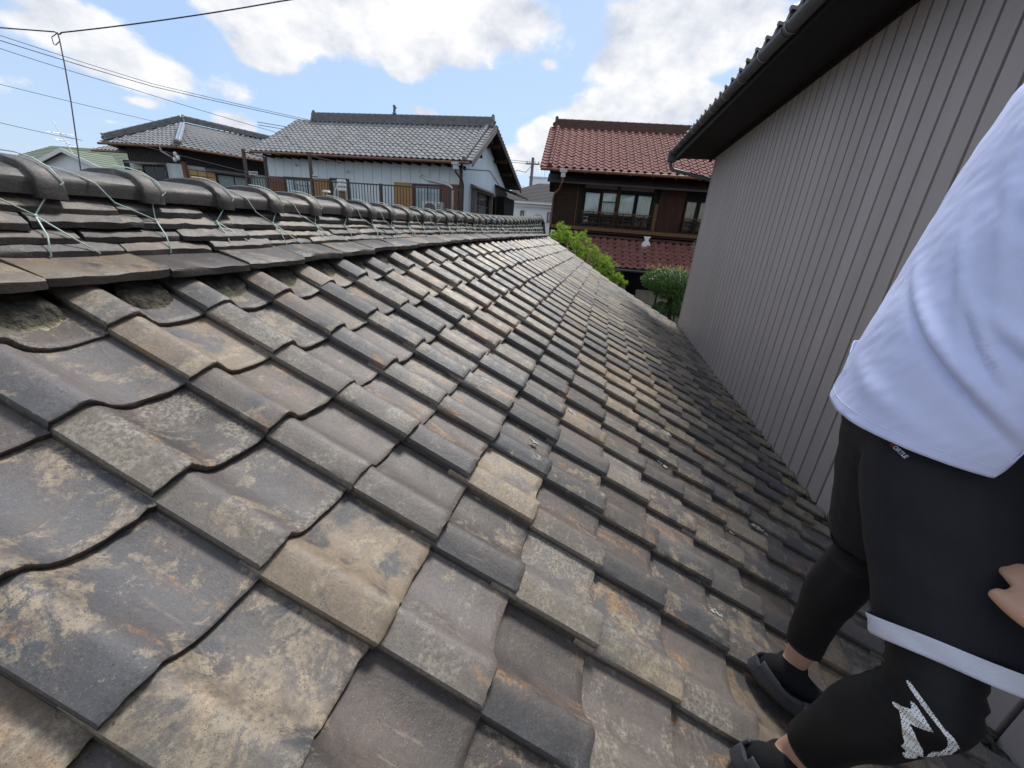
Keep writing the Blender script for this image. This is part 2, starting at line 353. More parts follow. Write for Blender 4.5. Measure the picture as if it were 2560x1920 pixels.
def leafy(m, tint, f=.45):
    t = m.node_tree; b = t.nodes['Principled BSDF']; o = [n for n in t.nodes if n.type == 'OUTPUT_MATERIAL'][0]
    tr = t.nodes.new('ShaderNodeBsdfTranslucent'); tr.inputs[0].default_value = (*tint, 1); mx = t.nodes.new('ShaderNodeMixShader'); mx.inputs[0].default_value = f
    t.links.new(b.outputs[0], mx.inputs[1]); t.links.new(tr.outputs[0], mx.inputs[2]); t.links.new(mx.outputs[0], o.inputs[0])
leafy(PINE, (.38, .55, .08), .45); leafy(LEAF, (.16, .30, .05), .28); leafy(LEAFY, (.55, .48, .15), .4)
BARK = material('grey_bark', (.06, .048, .038), .95, bump=.8, bscale=30)
SKIN = material('skin', (.52, .30, .205), .5, var=.08, scale=18, spec=.35)
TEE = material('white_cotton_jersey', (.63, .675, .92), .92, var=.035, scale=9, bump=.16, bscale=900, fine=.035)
SHORTS = material('black_navy_shorts_fabric', (.0105, .011, .016), .62, var=.15, scale=9, bump=.3, bscale=700, spec=.32)
TIGHTS = material('black_leggings_fabric', (.007, .007, .009), .58, var=.15, scale=9, spec=.32, bump=.15, bscale=600)
SOCK = material('black_sock_knit', (.008, .008, .010), .9, bump=.4, bscale=400)
CLOG = material('charcoal_rubber', (.050, .054, .062), .5, var=.15, scale=12, spec=.45, bump=.1, bscale=120)
WHITETRIM = material('white_trim_fabric', (.62, .64, .74), .85, var=.08, scale=14, bump=.2, bscale=500)
HAIR = material('black_hair', (.012, .010, .009), .5, stretch=(1, 1, 1), var=.3, scale=30)
FLAKE = material('pale_plaster_flake', (.42, .41, .38), .9, var=.2, scale=40)
PRINTRED = material('red_print', (.30, .03, .02), .7)

# ------------------------------------------------------------------ ground and sky backdrop
g = MB(); g.add([(-900, -900, 0), (900, -900, 0), (900, 900, 0), (-900, 900, 0)], [(0, 1, 2, 3)])
g.build('ground', GROUND, None, kind='structure')

# ------------------------------------------------------------------ old single-storey house with the tiled roof
TW, TL = .265, .2394                        # tile gauge along the row, and down the slope
SL = R(26.49); RD = Vector((math.cos(SL), 0, -math.sin(SL))); RN = Vector((math.sin(SL), 0, math.cos(SL))); RU = Vector((0, 1, 0))
GO = Vector((-1.1752, .7143, 3.7927))       # lower right corner of tile (0,0)
NI0, NI1, NJ0, NJ1 = -5, 36, -1, 14
def lift(x, y):
    if y <= 1.2: return 0.
    return .085 * (1 - math.exp(-(y - 1.2) / 2.5)) * (1 - sm((x + 1.2) / 1.5))
def roof_pt(i, j, n=0.):
    p = GO + RU * (i * TW) + RD * (j * TL) + RN * n
    p.z += lift(p.x, p.y); return p
old = thing('old_tiled_house', (0, 4.5, 0), 'low old house whose weathered dark clay tile roof fills the foreground', 'house')
PROF = [(0, .0345), (.004, .0395), (.018, .0460), (.036, .0535), (.054, .0595), (.067, .0608), (.077, .0580), (.088, .0500), (.099, .0380), (.112, .0250), (.130, .0128), (.155, .0050), (.184, .0025), (.212, .0042), (.236, .0082), (.255, .0118), (.268, .0132), (.285, .0125), (.297, .0102)]
TH = .0195
def tile_mesh(seed, hi=True, tw=TW, tl=TL, prof=PROF, th=TH, tilt=.0240, mat=OLD, name='roof_tile', over=.06):
    """One roll tile; origin at its lower right corner on the roof plane, x along the row, y down the slope."""
    rg = random.Random(seed); pr = prof if hi else [prof[k] for k in (0, 2, 4, 6, 8, 10, 12, 14, 16, 18)]
    L = tl + over; n0 = .0132 if prof is PROF else 0.
    vs_ = [0, .2, .36, .48, .58, .67, .75, .82, .88, .93, .985, 1.0] if hi else [0, 1.0]
    b = MB(); roll = []; edge = []; rows = []
    warp = [rg.uniform(-1, 1) for _ in range(4)]
    def top(u, h, t, drop=0):
        y = -L + L * t
        chip = 0.
        if t > .95 and hi: chip = (rg.uniform(-1, 1) ** 3) * .0035 - (.005 * rg.random() if rg.random() < .06 else 0)
        z = h - n0 + tilt * (t - 1) - drop + .0018 * warp[0] * math.sin(u * 19 + warp[1]) + .0022 * warp[2] * (t - .5)
        return (u - tw, y + chip, z)
    for t in vs_:
        dr = .003 if (hi and t == 1.0) else 0
        rows.append([top(u + (.003 + (rg.gauss(0, .0011) if hi else 0) if k == 0 else 0), h - (abs(rg.gauss(0, .0012)) if hi and k == 0 else 0), t, dr) for k, (u, h) in enumerate(pr)])
    n = len(pr); vs = []; fs = []
    for r_ in rows: vs += r_
    for a in range(len(rows) - 1):
        for k in range(n - 1): fs.append((a*n+k, a*n+k+1, (a+1)*n+k+1, (a+1)*n+k))
    nb = len(vs); last = rows[-1]
    vs += [(x, y - .003, z - th) for (x, y, z) in last]; vs += [(x, y, z - th) for (x, y, z) in rows[0]]
    for k in range(n - 1):
        fs.append(((len(rows)-1)*n+k, (len(rows)-1)*n+k+1, nb+k+1, nb+k)); fs.append((nb+n+k, nb+n+k+1, k+1, k)); fs.append((nb+k, nb+k+1, nb+n+k+1, nb+n+k))
    sd = len(vs)                            # the deep near side of the roll
    dn = .0255
    vs += [(rows[0][0][0] + .001, rows[0][0][1], rows[0][0][2] - dn), (last[0][0] + .001, last[0][1] - .002, last[0][2] - dn)]
    ids = [a*n for a in range(len(rows))]
    fs.append(tuple(ids + [sd + 1, sd])); fs.append(((len(rows)-1)*n, nb, sd+1)); 
    fs.append(tuple([a*n+n-1 for a in range(len(rows) - 1, -1, -1)] + [nb+n+n-1, nb+n-1]))
    b.add(vs, fs)
    for v in vs:
        u = v[0] + tw; roll.append(max(0., min(1., 1.25 - u / .075))); edge.append(max(0., min(1., (v[1] + .03) / .03)))
    soot = [0.] * nb + [1.] * (len(vs) - nb); b.a = {'roll': roll, 'edge': edge, 'soot': soot}  # front, side and lower faces: grime plus painted shade
    me = b.mesh(name, mat)
    bm = bmesh.new(); bm.from_mesh(me); bmesh.ops.recalc_face_normals(bm, faces=bm.faces); bm.to_mesh(me); bm.free()
    me.polygons.foreach_set('use_smooth', [True] * len(me.polygons)); me.set_sharp_from_angle(angle=R(42))
    return me
VAR = [tile_mesh(k) for k in range(10)]
FAR = tile_mesh(99, hi=False)
def tile_matrix(i, j, rg, jit=1.0):
    p = roof_pt(i, j); px_ = roof_pt(i - 1, j); pd = roof_pt(i, j - 1)
    u = (p - px_).normalized(); v = (p - pd).normalized(); v = (v - u * v.dot(u)).normalized(); n_ = v.cross(u)
    p = p + u * rg.gauss(0, .0022) * jit + v * rg.gauss(0, .005) * jit + n_ * rg.gauss(0, .0022) * jit
    q = Matrix.Rotation(R(rg.gauss(0, .55) * jit), 3, n_) @ Matrix.Rotation(R(rg.gauss(0, .5) * jit), 3, v)
    return basis(p, q @ u, q @ v, q @ n_)
cells = []
rg = random.Random(3)
for i in range(NI0, NI1 + 1):
    for j in range(NJ0, NJ1 + 1):
        if j < 0 and i < 24: continue
        p = roof_pt(i - .5, j - .5); d = p - Vector((0, 0, 4.1))
        cells.append((d.length + (40 if d.dot(CF) < .15 or i < -2 else 0), i, j))
cells.sort()
stuff = MB(); rndv = []; rollv = []; edgev = []
fv = [v.co.copy() for v in FAR.vertices]; ff = [tuple(p.vertices) for p in FAR.polygons]
froll = [d.value for d in FAR.attributes['roll'].data]; fedge = [d.value for d in FAR.attributes['edge'].data]; fshade = [d.value for d in FAR.attributes['soot'].data]; shadev = []
RB = basis(Vector((0, 0, 0)), RU, RD, RN); RBI = RB.inverted()
for k, (dd, i, j) in enumerate(cells):
    M = tile_matrix(i, j, rg)
    if k < 296:
        link('roof_tile', VAR[rg.randrange(10)], old, M=M)
    else:
        r_ = rg.random(); M2 = RBI @ M
        stuff.add([M2 @ v for v in fv], ff); rndv += [r_] * len(fv); rollv += froll; edgev += fedge; shadev += fshade
# hidden far slope of the same roof, beyond the ridge
RDB = Vector((-math.cos(SL), 0, -math.sin(SL))); RNB = Vector((-math.sin(SL), 0, math.cos(SL)))
for i in range(0, 34):
    for j in range(0, 12):
        p = Vector((-2.06, 10.2 - i * TW, 3.79)) + RDB * (j * TL); M2 = RBI @ basis(p, -RU, RDB, RNB)
        stuff.add([M2 @ v for v in fv], ff); rndv += [rg.random()] * len(fv); rollv += froll; edgev += fedge; shadev += fshade
stuff.a = {'rnd': rndv, 'roll': rollv, 'edge': edgev, 'soot': shadev}
sme = stuff.mesh('roof_tile_field', OLD)
sme.polygons.foreach_set('use_smooth', [True] * len(sme.polygons)); sme.set_sharp_from_angle(angle=R(42))
link('roof_tile_field', sme, old, 'stuff', RB)
# deck under the tiles, walls below
b = MB()
ys = [-.9 + k * .25 for k in range(45)]; xs = [-1.9, -1.5, -1.1, -.7, -.3, .2, .8, 1.84]
top = []; bot = []
for y in ys:
    for x in xs:
        z = GO.z - (x - GO.x) * math.tan(SL) + lift(x, y) - .075
        top.append((x, min(y, 10.2), z)); bot.append((x, min(y, 10.2), z - .05))
nx = len(xs); fs = [(a*nx+k, a*nx+k+1, (a+1)*nx+k+1, (a+1)*nx+k) for a in range(len(ys)-1) for k in range(nx-1)]
b.add(top, fs); b.add(bot, [f[::-1] for f in fs])
b.prism([(-4.6, 10.2, 2.45), (-1.7, 10.2, 3.90), (1.84, 10.2, 2.22), (1.84, 10.2, 2.10), (-1.7, 10.2, 3.78), (-4.6, 10.2, 2.33)], (0, -.03, 0))
b.build('roof_deck', DECK, old)
b = MB(); b.prism([(-4.6, -.9, 2.40), (-1.9, -.9, 3.78), (-1.9, 10.2, 3.83), (-4.6, 10.2, 2.40)], (0, 0, -.05)); b.build('rear_roof_deck', DECK, old)
b = MB(); b.prism([(-4.2, 9.7, 0), (1.70, 9.7, 0), (1.70, 9.7, 2.08), (-1.7, 9.7, 3.72), (-4.2, 9.7, 2.5)], (0, -.12, 0)); b.build('gable_wall', OLDWOOD, old)
b = MB(); b.box((1.60, -.6, 0), (1.70, 9.58, 2.06)); b.box((-4.2, -.6, 0), (-4.1, 9.58, 2.5)); b.build('side_wall', OLDWOOD, old)
# verge boards of the far gable
b = MB(); b.prism([(-1.7, 10.28, 4.0), (1.84, 10.28, 2.22), (1.84, 10.28, 2.08), (-1.7, 10.28, 3.84)], (0, .03, 0)); b.build('bargeboard', OLDWOOD, old)

# --- ridge: bedding row, four courses of flat tiles, capped with arched tiles
def rx(y): return -1.595 - .010 * y
def rlift(y, h):                            # h 0 at the foot of the ridge, 1 at its top
    lo = .085 * (1 - math.exp(-max(0, y - 1.2) / 2.5)); hi = .0036 * max(0, y - 1.0) ** 2
    return lerp(lo, hi + .01 * sm(y / 3), h) if y < 4 else lerp(lo, max(lo, hi + .01), h)
def flat_tile(seed, length, depth, th, hi=True, sl=.62):
    """Slightly dished ridge tile; x along the ridge (0..length), y outward, z up; front lower edge at y=0,z=0."""
    q = random.Random(seed); b = MB(); nu = 9 if hi else 3; rows = []
    sag = q.uniform(-.004, .006); c0 = q.uniform(0, .012); c1 = q.uniform(0, .012)
    for (y, z) in ((-depth, th + depth * sl), (-depth * .5, th + depth * sl / 2), (-.004, th + .001), (0, th - .004), (-.001, 0.), (-depth, depth * sl - .002)):
        rw = []
        for k in range(nu):
            t = k / (nu - 1)
            j1 = q.gauss(0, .0013) if (hi and y > -.01) else 0; j2 = q.gauss(0, .0014) if (hi and y > -.01) else 0
            ends = -.01 * (max(0, .06 - t) / .06) * (c0 / .012) - .01 * (max(0, t - .94) / .06) * (c1 / .012) if y > -.01 else 0
            rw.append((length * t, y + j1 + ends, z + sag * (4 * t * (1 - t) - .5) + j2))
        rows.append(rw)
    n = nu; vs = [v for r_ in rows for v in r_]; fs = []
    for a in range(len(rows)):
        a2 = (a + 1) % len(rows)
        for k in range(n - 1): fs.append((a*n+k, a*n+k+1, a2*n+k+1, a2*n+k))
    fs.append(tuple(a*n for a in range(len(rows)))); fs.append(tuple(a*n+n-1 for a in range(len(rows)-1, -1, -1)))
    b.add(vs, fs); b.a = {'roll': [.35 * q.random()] * len(vs), 'edge': [1. if v[1] > -.03 else 0. for v in vs], 'soot': [0.] * (3 * n) + [.25] * n + [1.] * (2 * n)}  # front face and underside get shade in their colour
    me = b.mesh('flat_ridge_tile', OLDR)
    bm = bmesh.new(); bm.from_mesh(me); bmesh.ops.recalc_face_normals(bm, faces=bm.faces); bm.to_mesh(me); bm.free()
    me.polygons.foreach_set('use_smooth', [True] * len(me.polygons)); me.set_sharp_from_angle(angle=R(35)); return me
FT = [flat_tile(s, .272, .11, .021) for s in range(6)]; BT = [flat_tile(s + 50, .283, .20, .024, True, .20) for s in range(6)]
rg = random.Random(11)
FX = Vector((1, 0, 0))
def place_ridge(mesh, y, x, z, name, side=1, jit=1., pitch=0.):
    y2 = y + .27; dz = rlift(y2, .5) - rlift(y, .5)
    u = Vector((0, .27, dz)).normalized() * side; o_ = Vector((x * 1.0, y if side > 0 else y + .27, z))
    v = Vector((side, 0, 0)); n_ = Vector((0, 0, 1)); n_ = (n_ - u * n_.dot(u)).normalized(); v = u.cross(n_)
    q = Matrix.Rotation(R(rg.gauss(0, .4) * jit), 3, n_) @ Matrix.Rotation(R(rg.gauss(0, .8) * jit + pitch), 3, u) @ Matrix.Rotation(R(rg.gauss(0, .25) * jit), 3, v)
    o_ += v * rg.gauss(0, .004) * jit + n_ * rg.gauss(0, .002) * jit
    return link(name, mesh, old, M=basis(o_, q @ u, q @ v, q @ n_))
YR0, YR1 = -.75, 9.78
# bedding row lying at roof slope, front edge over the topmost tile row
y = YR0; k = 0
while y < YR1 - .1:
    x = -1.255 - .016 * max(0, y - .6)
    z = GO.z - (x - GO.x) * math.tan(SL) + lift(x, y) + .060
    place_ridge(BT[k % 6], y, x, z, 'bedding_tile', 1, 1.)
    y += .287; k += 1
for c in range(4):
    y = YR0 - rg.uniform(0, .25); k = 0
    while y < YR1 - .12:
        x = rx(y) + .205 - .021 * c; z = 3.944 + .0355 * c + rlift(y + .13, (c + .3) / 5)
        if not (c == 3 and abs(y - 1.18) < .12): place_ridge(FT[rg.randrange(6)], y, x, z, 'flat_ridge_tile', 1)
        y += .276 + rg.uniform(-.006, .01); k += 1
# core and rear face of the ridge
b = MB(); ra = []
for k in range(40):
    y = YR0 + (YR1 - YR0) * k / 39
    ra.append([Vector((rx(y) + s_ * (.165 - .07 * h), y, 3.86 + .235 * h + rlift(y, h))) for s_, h in ((1, 0), (1, 1), (-1, 1), (-1, 0))])
b.loft(ra); b.build('ridge_bed', MORTAR, old)
b = MB()
for c in range(4):
    ra = []
    for k in range(30):
        y = YR0 + (YR1 - YR0) * k / 29; z = 3.944 + .0355 * c + rlift(y, (c + .3) / 5); x = rx(y) - (.205 - .021 * c)
        ra.append([Vector((x, y, z)), Vector((x, y, z + .021)), Vector((x + .1, y, z + .07)), Vector((x + .1, y, z + .05))])
    b.loft(ra)
b.build('rear_ridge_course', OLDR, old, kind='stuff')
def cap_mesh(seed, L=.262, hi=True):
    q = random.Random(seed); b = MB(); na = 15 if hi else 9
    def ring(y, w, h, base):
        o_ = []
        for k in range(na):
            t = math.pi * k / (na - 1); c, s_ = math.cos(t), math.sin(t)
            x = w * (abs(c) ** .72) * (1 if c >= 0 else -1); z = base + .030 + (h - .030) * (abs(s_) ** 1.0)
            o_.append(Vector((x + q.gauss(0, .0010), y + q.gauss(0, .0010), z + q.gauss(0, .0009))))
        o_.append(Vector((-w, y, base))); o_.append(Vector((w, y, base))); return o_
    rings = [ring(-.03, .130, .066, -.002), ring(0, .131, .067, -.002), ring(L * .4, .135, .070, 0), ring(L - .062, .138, .073, 0), ring(L - .061, .153, .098, -.008), ring(L - .055, .156, .1015, -.008), ring(L - .008, .155, .1005, -.008), ring(L, .151, .096, -.008)]
    b.loft(rings)
    b.a = {'roll': [.25] * len(b.v), 'edge': [1. if v[1] > L - .06 else 0. for v in b.v], 'soot': [1. if v[2] < .02 else (.30 if v[2] < .036 else (.85 if (L - .0615 < v[1] < L - .058 and v[2] < .094) else 0.)) for v in b.v]}  # low sides and the collar's near face carry painted shade
    me = b.mesh('ridge_cap_tile', OLDR)
    bm = bmesh.new(); bm.from_mesh(me); bmesh.ops.recalc_face_normals(bm, faces=bm.faces); bm.to_mesh(me); bm.free()
    me.polygons.foreach_set('use_smooth', [True] * len(me.polygons)); me.set_sharp_from_angle(angle=R(40)); return me
CAPS = [cap_mesh(s) for s in range(6)]
CAPY = [.885 + .264 * k for k in range(-5, 34)]   # far face of each collar
def cap_z(y): return 4.099 + rlift(y, 1.0)
for k, yc in enumerate(CAPY):
    y0 = yc - .262; u = Vector((0, 1, (cap_z(yc) - cap_z(y0)) / .262 - .01)).normalized()
    o_ = Vector((rx(yc) + rg.gauss(0, .004), y0, cap_z(y0)))
    n_ = Vector((0, 0, 1)); n_ = (n_ - u * n_.dot(u)).normalized(); v = u.cross(n_)
    q = Matrix.Rotation(R(rg.gauss(0, 1.0)), 3, n_) @ Matrix.Rotation(R(rg.gauss(0, 1.6)), 3, u)
    link('ridge_cap_tile', CAPS[rg.randrange(6)], old, M=basis(o_, q @ v, q @ u, q @ n_))
# ridge end tile: round disc with a rim
b = MB(); ye = 9.80; ze = cap_z(9.7)
b.tube([(rx(ye), ye, ze - .03), (rx(ye), ye + .05, ze - .03)], .15, 24); b.tube([(rx(ye), ye + .05, ze - .03), (rx(ye), ye + .075, ze - .03)], [.15, .135], 24)
b.prism([(rx(ye) - .22, ye, ze - .30), (rx(ye) + .22, ye, ze - .30), (rx(ye) + .17, ye, ze - .02), (rx(ye) - .17, ye, ze - .02)], (0, .05, 0))
b.build('ridge_end_tile', OLDR, old, auto=40)
# tie wires crossing the ridge courses
def surf_x(y, z):
    h = max(0, min(3.99, (z - 3.944 - rlift(y, .5)) / .0355)); return rx(y) + .212 - .021 * h
for k, yc in enumerate(CAPY):
    if yc < .5 or k % 1: continue
    if yc > 9.6: break
    far_ = yc > 3.2; r_ = .0018 + .00010 * yc
    kn = Vector((0, yc - .075 + rg.uniform(-.03, .03), 4.045 + rlift(yc, .7))); kn.x = surf_x(kn.y, kn.z) + .008
    def cp(y, t, hw_=.160, hh_=.0745):                           # point on the cap at angle t from its near side
        return Vector((rx(y) + hw_ * abs(math.cos(t)) ** .72, y, cap_z(y) + .024 + hh_ * math.sin(t)))
    st = []
    a0 = yc - .026 + rg.uniform(-.008, .008); s1 = [cp(a0, R(a)) + Vector((0, -.0 + (70 - a) * .0004, 0)) for a in (88, 74, 55, 32, 6)] + [Vector((surf_x(a0, cap_z(a0) - .006) + .012, a0 - .01, cap_z(a0) - .008)), kn]
    st.append(s1)
    if k % 3 != 1:
        a1 = yc - .245; s2 = [cp(a1 + d_, R(a), .142, .050) for a, d_ in ((88, 0), (66, .012), (42, .035), (16, .065))] + [Vector((surf_x(a1 + .1, cap_z(a1)) + .012, a1 + .10, cap_z(a1) - .01)), kn]
        st.append(s2)
    e1 = Vector((0, kn.y - .005 + rg.uniform(-.02, .02), 3.952 + rlift(yc, .1))); e1.x = surf_x(e1.y, e1.z) + .006
    e2 = Vector((0, kn.y + .095 + rg.uniform(-.03, .03), 3.955 + rlift(yc, .1))); e2.x = surf_x(e2.y, e2.z) + .006
    st += [[kn, (kn + e1) / 2 + Vector((.004, .006, 0)), e1, e1 + Vector((-.03, .002, -.012))], [kn, (kn + e2) / 2 + Vector((.004, -.004, 0)), e2, e2 + Vector((-.03, .002, -.012))]]
    if k % 4 == 2: st = st[:-1]
    b = MB()
    for s_ in st: b.tube(s_, r_, 5)
    if not far_: b.sphere(kn, .0045, 6, 4)
    b.build('tie_wire', WIRE, old, smooth=True)
# mortar showing between the bedding row and the tile troughs
for i in range(-3, 26):
    q = random.Random(200 + i); b = MB(); rows = []; rim = []
    w = q.uniform(.066, .082); dep = q.uniform(.75, 1.25)
    for a_, (dv, hh, rm) in enumerate(((-.10, .95, 0), (-.03, .82, 0), (.008, .42, 0), (.026, .20, .15), (.042, .10, .85), (.052, .02, 1.))):
        rw = []
        for k in range(15):
            t = k / 14; s_ = 1 - abs(2 * t - 1) ** 2.4
            rw.append((w * 2 * (t - .5) + q.gauss(0, .0015), dv * dep * (.15 + .85 * s_) + q.gauss(0, .0025), (.052 * hh * (.25 + .75 * s_ ** .5) + .010 * (1 - s_) - .006) + q.gauss(0, .0022))); rim.append(rm)
        rows.append(rw)
    n = 15; vs = [v for r_ in rows for v in r_]; b.add(vs, [(a_*n+k, a_*n+k+1, (a_+1)*n+k+1, (a_+1)*n+k) for a_ in range(5) for k in range(n-1)])
    b.a = {'rim': rim}
    p = roof_pt(i - 1 + .665, -.40 - .075 * max(0, i * TW), -.018)
    me = b.mesh('mortar_plug', MORTAR, True); link('mortar_plug', me, old, M=basis(p, RU, RD, RN))
# pale flakes of plaster and droppings lying on the tiles
b = MB(); q = random.Random(5)
spots = [(1.62, 8.05, .022), (3.6, 3.4, .03), (2.75, 4.65, .02), (4.6, 5.2, .03), (6.1, 6.4, .03), (6.9, 8.2, .04), (5.0, 7.6, .05), (3.2, 8.05, .05), (4.0, 9.2, .03), (4.9, 10.3, .04), (3.1, 10.4, .03), (8.4, 8.6, .04), (9.5, 10.1, .03), (7.4, 11.2, .03), (12.2, 3.2, .04), (9.1, 1.9, .04), (14.2, 7.1, .04), (18.5, 11.3, .04), (2.0, 9.6, .02), (11.5, 12.2, .04), (5.6, 12.0, .03)]
for (i, j, r_) in spots:
    for _ in range(9):
        a = q.uniform(0, 6.28); rr = q.random() * r_; s_ = q.uniform(.003, .012) * (1 if r_ > .025 else .6)
        p = roof_pt(i + math.cos(a) * rr * .5 / TW, j + math.sin(a) * rr * 1.5 / TL, -.012 + .004)
        n_ = 6; ring = [p + RU * math.cos(6.28*k/n_) * s_ * q.uniform(.5, 1.2) + RD * math.sin(6.28*k/n_) * s_ * q.uniform(.8, 2.2) for k in range(n_)]
        b.prism(ring, RN * .006)
b.build('plaster_flakes', FLAKE, old, kind='stuff')
# moss and dirt packed against the siding
b = MB(); q = random.Random(9)
for k in range(1500):
    y = q.uniform(-.3, 10.0); v = abs(q.gauss(0, .055)); x = 1.845 - v * .9
    z = GO.z - (x - GO.x) * math.tan(SL) + q.uniform(-.012, .03) * (1 - min(1, v / .18)) - .002
    b.sphere((x, y, z), q.uniform(.006, .022), 5, 3, (1, q.uniform(1, 2.4), q.uniform(.5, .9)))
b.build('moss_strip', MOSS, old, smooth=True, kind='stuff')

# ------------------------------------------------------------------ grey house with steel siding, on the right
XW, YW = 1.85, 9.80
grey = thing('grey_house', (6, 4, 0), 'grey house with vertical ribbed steel siding, dark soffit and round gutter at right', 'house')
b = MB(); b.box((XW + .032, -4.0, 0), (9.0, YW - .016, 5.86)); b.build('wall_core', SIDEDARK, grey)
pw = .1735
b = MB(); b.box((0, 0, 0), (.032, pw - .025, 5.86)); PM = b.mesh('siding_panel', SIDING)
bm = bmesh.new(); bm.from_mesh(PM); bmesh.ops.bevel(bm, geom=[e for e in bm.edges if abs(e.verts[0].co.z - e.verts[1].co.z) > 1 and e.verts[0].co.x < .005], offset=.002, segments=1, affect='EDGES'); bmesh.ops.recalc_face_normals(bm, faces=bm.faces); bm.to_mesh(PM); bm.free()
k = 0; y = YW - pw
while y > -3.2:
    link('siding_panel', PM, grey, M=Matrix.Translation((XW, y, 0))); y -= pw; k += 1
b = MB()
for k in range(30): b.box((XW + .02 + k * pw, YW - .014, 0), (XW + .02 + k * pw + pw - .012, YW + .002, 5.86))
b.build('rear_siding', SIDING, grey, kind='stuff')
b = MB(); b.box((XW - .012, YW - .03, 0), (XW + .03, YW + .012, 5.86)); b.build('corner_trim', SIDING, grey)
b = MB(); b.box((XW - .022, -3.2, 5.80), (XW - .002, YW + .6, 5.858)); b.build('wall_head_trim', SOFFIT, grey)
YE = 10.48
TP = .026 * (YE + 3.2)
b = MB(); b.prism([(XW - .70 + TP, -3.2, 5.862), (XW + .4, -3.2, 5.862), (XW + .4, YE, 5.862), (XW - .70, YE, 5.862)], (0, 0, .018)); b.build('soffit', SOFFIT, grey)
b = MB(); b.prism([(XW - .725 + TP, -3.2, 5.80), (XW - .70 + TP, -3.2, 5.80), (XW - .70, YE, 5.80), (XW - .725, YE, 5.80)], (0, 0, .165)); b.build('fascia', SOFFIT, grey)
GS = R(24); GU = Vector((0, 1, 0)); GD = Vector((-math.cos(GS), 0, -math.sin(GS))); GN = Vector((-math.sin(GS), 0, math.cos(GS)))
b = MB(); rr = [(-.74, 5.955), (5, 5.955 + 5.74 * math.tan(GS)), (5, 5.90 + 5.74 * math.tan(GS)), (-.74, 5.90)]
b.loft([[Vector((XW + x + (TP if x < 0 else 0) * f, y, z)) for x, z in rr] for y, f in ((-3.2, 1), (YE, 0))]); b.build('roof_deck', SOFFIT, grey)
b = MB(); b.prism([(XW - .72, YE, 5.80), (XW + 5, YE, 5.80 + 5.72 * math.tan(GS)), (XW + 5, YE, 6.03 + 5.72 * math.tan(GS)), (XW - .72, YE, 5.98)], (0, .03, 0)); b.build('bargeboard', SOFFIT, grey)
b = MB(); b.prism([(XW + .03, YW, 5.86), (XW + 5, YW, 5.86), (XW + 5, YW, 5.80 + 5 * math.tan(GS))], (0, -.1, 0)); b.build('gable_wall', SIDING, grey)
GT = []
def simple_tile(tw, tl, amp, mat, name, th=.022, tilt=.022, seg=9, over=.04):
    """Smooth S tile for roofs seen from afar; origin lower right corner."""
    b = MB(); n = seg + 1; rows = []
    for t in (0, 1):
        rw = []
        for k in range(n):
            f = k / seg; h = amp * (.5 + .5 * math.cos(2 * math.pi * (f - .14) )) if f < .62 else amp * (.5 + .5 * math.cos(2 * math.pi * (.62 - .14))) + amp * .42 * sm((f - .62) / .38)
            rw.append((f * (tw + .004) - tw, -(tl + over) * (1 - t), h + tilt * (t - 1)))
        rows.append(rw)
    low = [(x, y, z - th) for (x, y, z) in rows[1]]
    vs = rows[0] + rows[1] + low; fs = []
    for k in range(seg): fs += [(k, k+1, n+k+1, n+k), (n+k, n+k+1, 2*n+k+1, 2*n+k)]
    fs += [(0, n, 2*n), (n-1, 3*n-1, 2*n-1)]
    b.add(vs, fs); me = b.mesh(name, mat)
    bm = bmesh.new(); bm.from_mesh(me); bmesh.ops.recalc_face_normals(bm, faces=bm.faces); bm.to_mesh(me); bm.free()
    me.polygons.foreach_set('use_smooth', [True] * len(me.polygons)); me.set_sharp_from_angle(angle=R(50)); return me
def tile_field(parent, o, u, v, n, ncol, nrow, tw, tl, mesh, limit=298, keep=None, seed=1, order=None, stuffmat=None):
    """Rows of tiles from the eave corner o; u along the eave, v down the slope. Nearest ones are parts, the rest one mesh."""
    q = random.Random(seed); cells = []
    for c in range(ncol):
        for r_ in range(nrow):
            p = o + u * ((c + 1) * tw) - v * (r_ * tl)
            if keep and not keep(c, r_, p): continue
            cells.append(((order(c, r_) if order else (p - Vector((0, 0, 4.1))).length), c, r_, p))
    cells.sort(key=lambda t: t[0]); sb = MB(); fv = [x.co.copy() for x in mesh.vertices]; ff = [tuple(x.vertices) for x in mesh.polygons]
    for k, (d_, c, r_, p) in enumerate(cells):
        p = p + n * q.gauss(0, .002) + v * q.gauss(0, .003); rot = Matrix.Rotation(R(q.gauss(0, .5)), 3, n)
        M = basis(p, rot @ u, rot @ v, n)
        if k < limit: link('roof_tile', mesh, parent, M=M)
        else: sb.add([M @ x for x in fv], ff)
    if sb.v:
        me = sb.mesh('roof_tile_field', mesh.materials[0]); bm = bmesh.new(); bm.from_mesh(me); bmesh.ops.recalc_face_normals(bm, faces=bm.faces); bm.to_mesh(me); bm.free()
        me.polygons.foreach_set('use_smooth', [True] * len(me.polygons)); me.set_sharp_from_angle(angle=R(50)); link('roof_tile_field', me, parent, 'stuff')
GREYT2 = material('pale_grey_eave_tile', (.27, .255, .24), .6, var=.2, scale=5)
gt = simple_tile(.265, .24, .055, GREYT2, 'roof_tile', th=.03)
tile_field(grey, Vector((XW - .80, YE + .02, 5.985)), Vector((.026, -1, 0)).normalized(), GD, GN, 50, 3, .265, .24, gt, 160, seed=4)
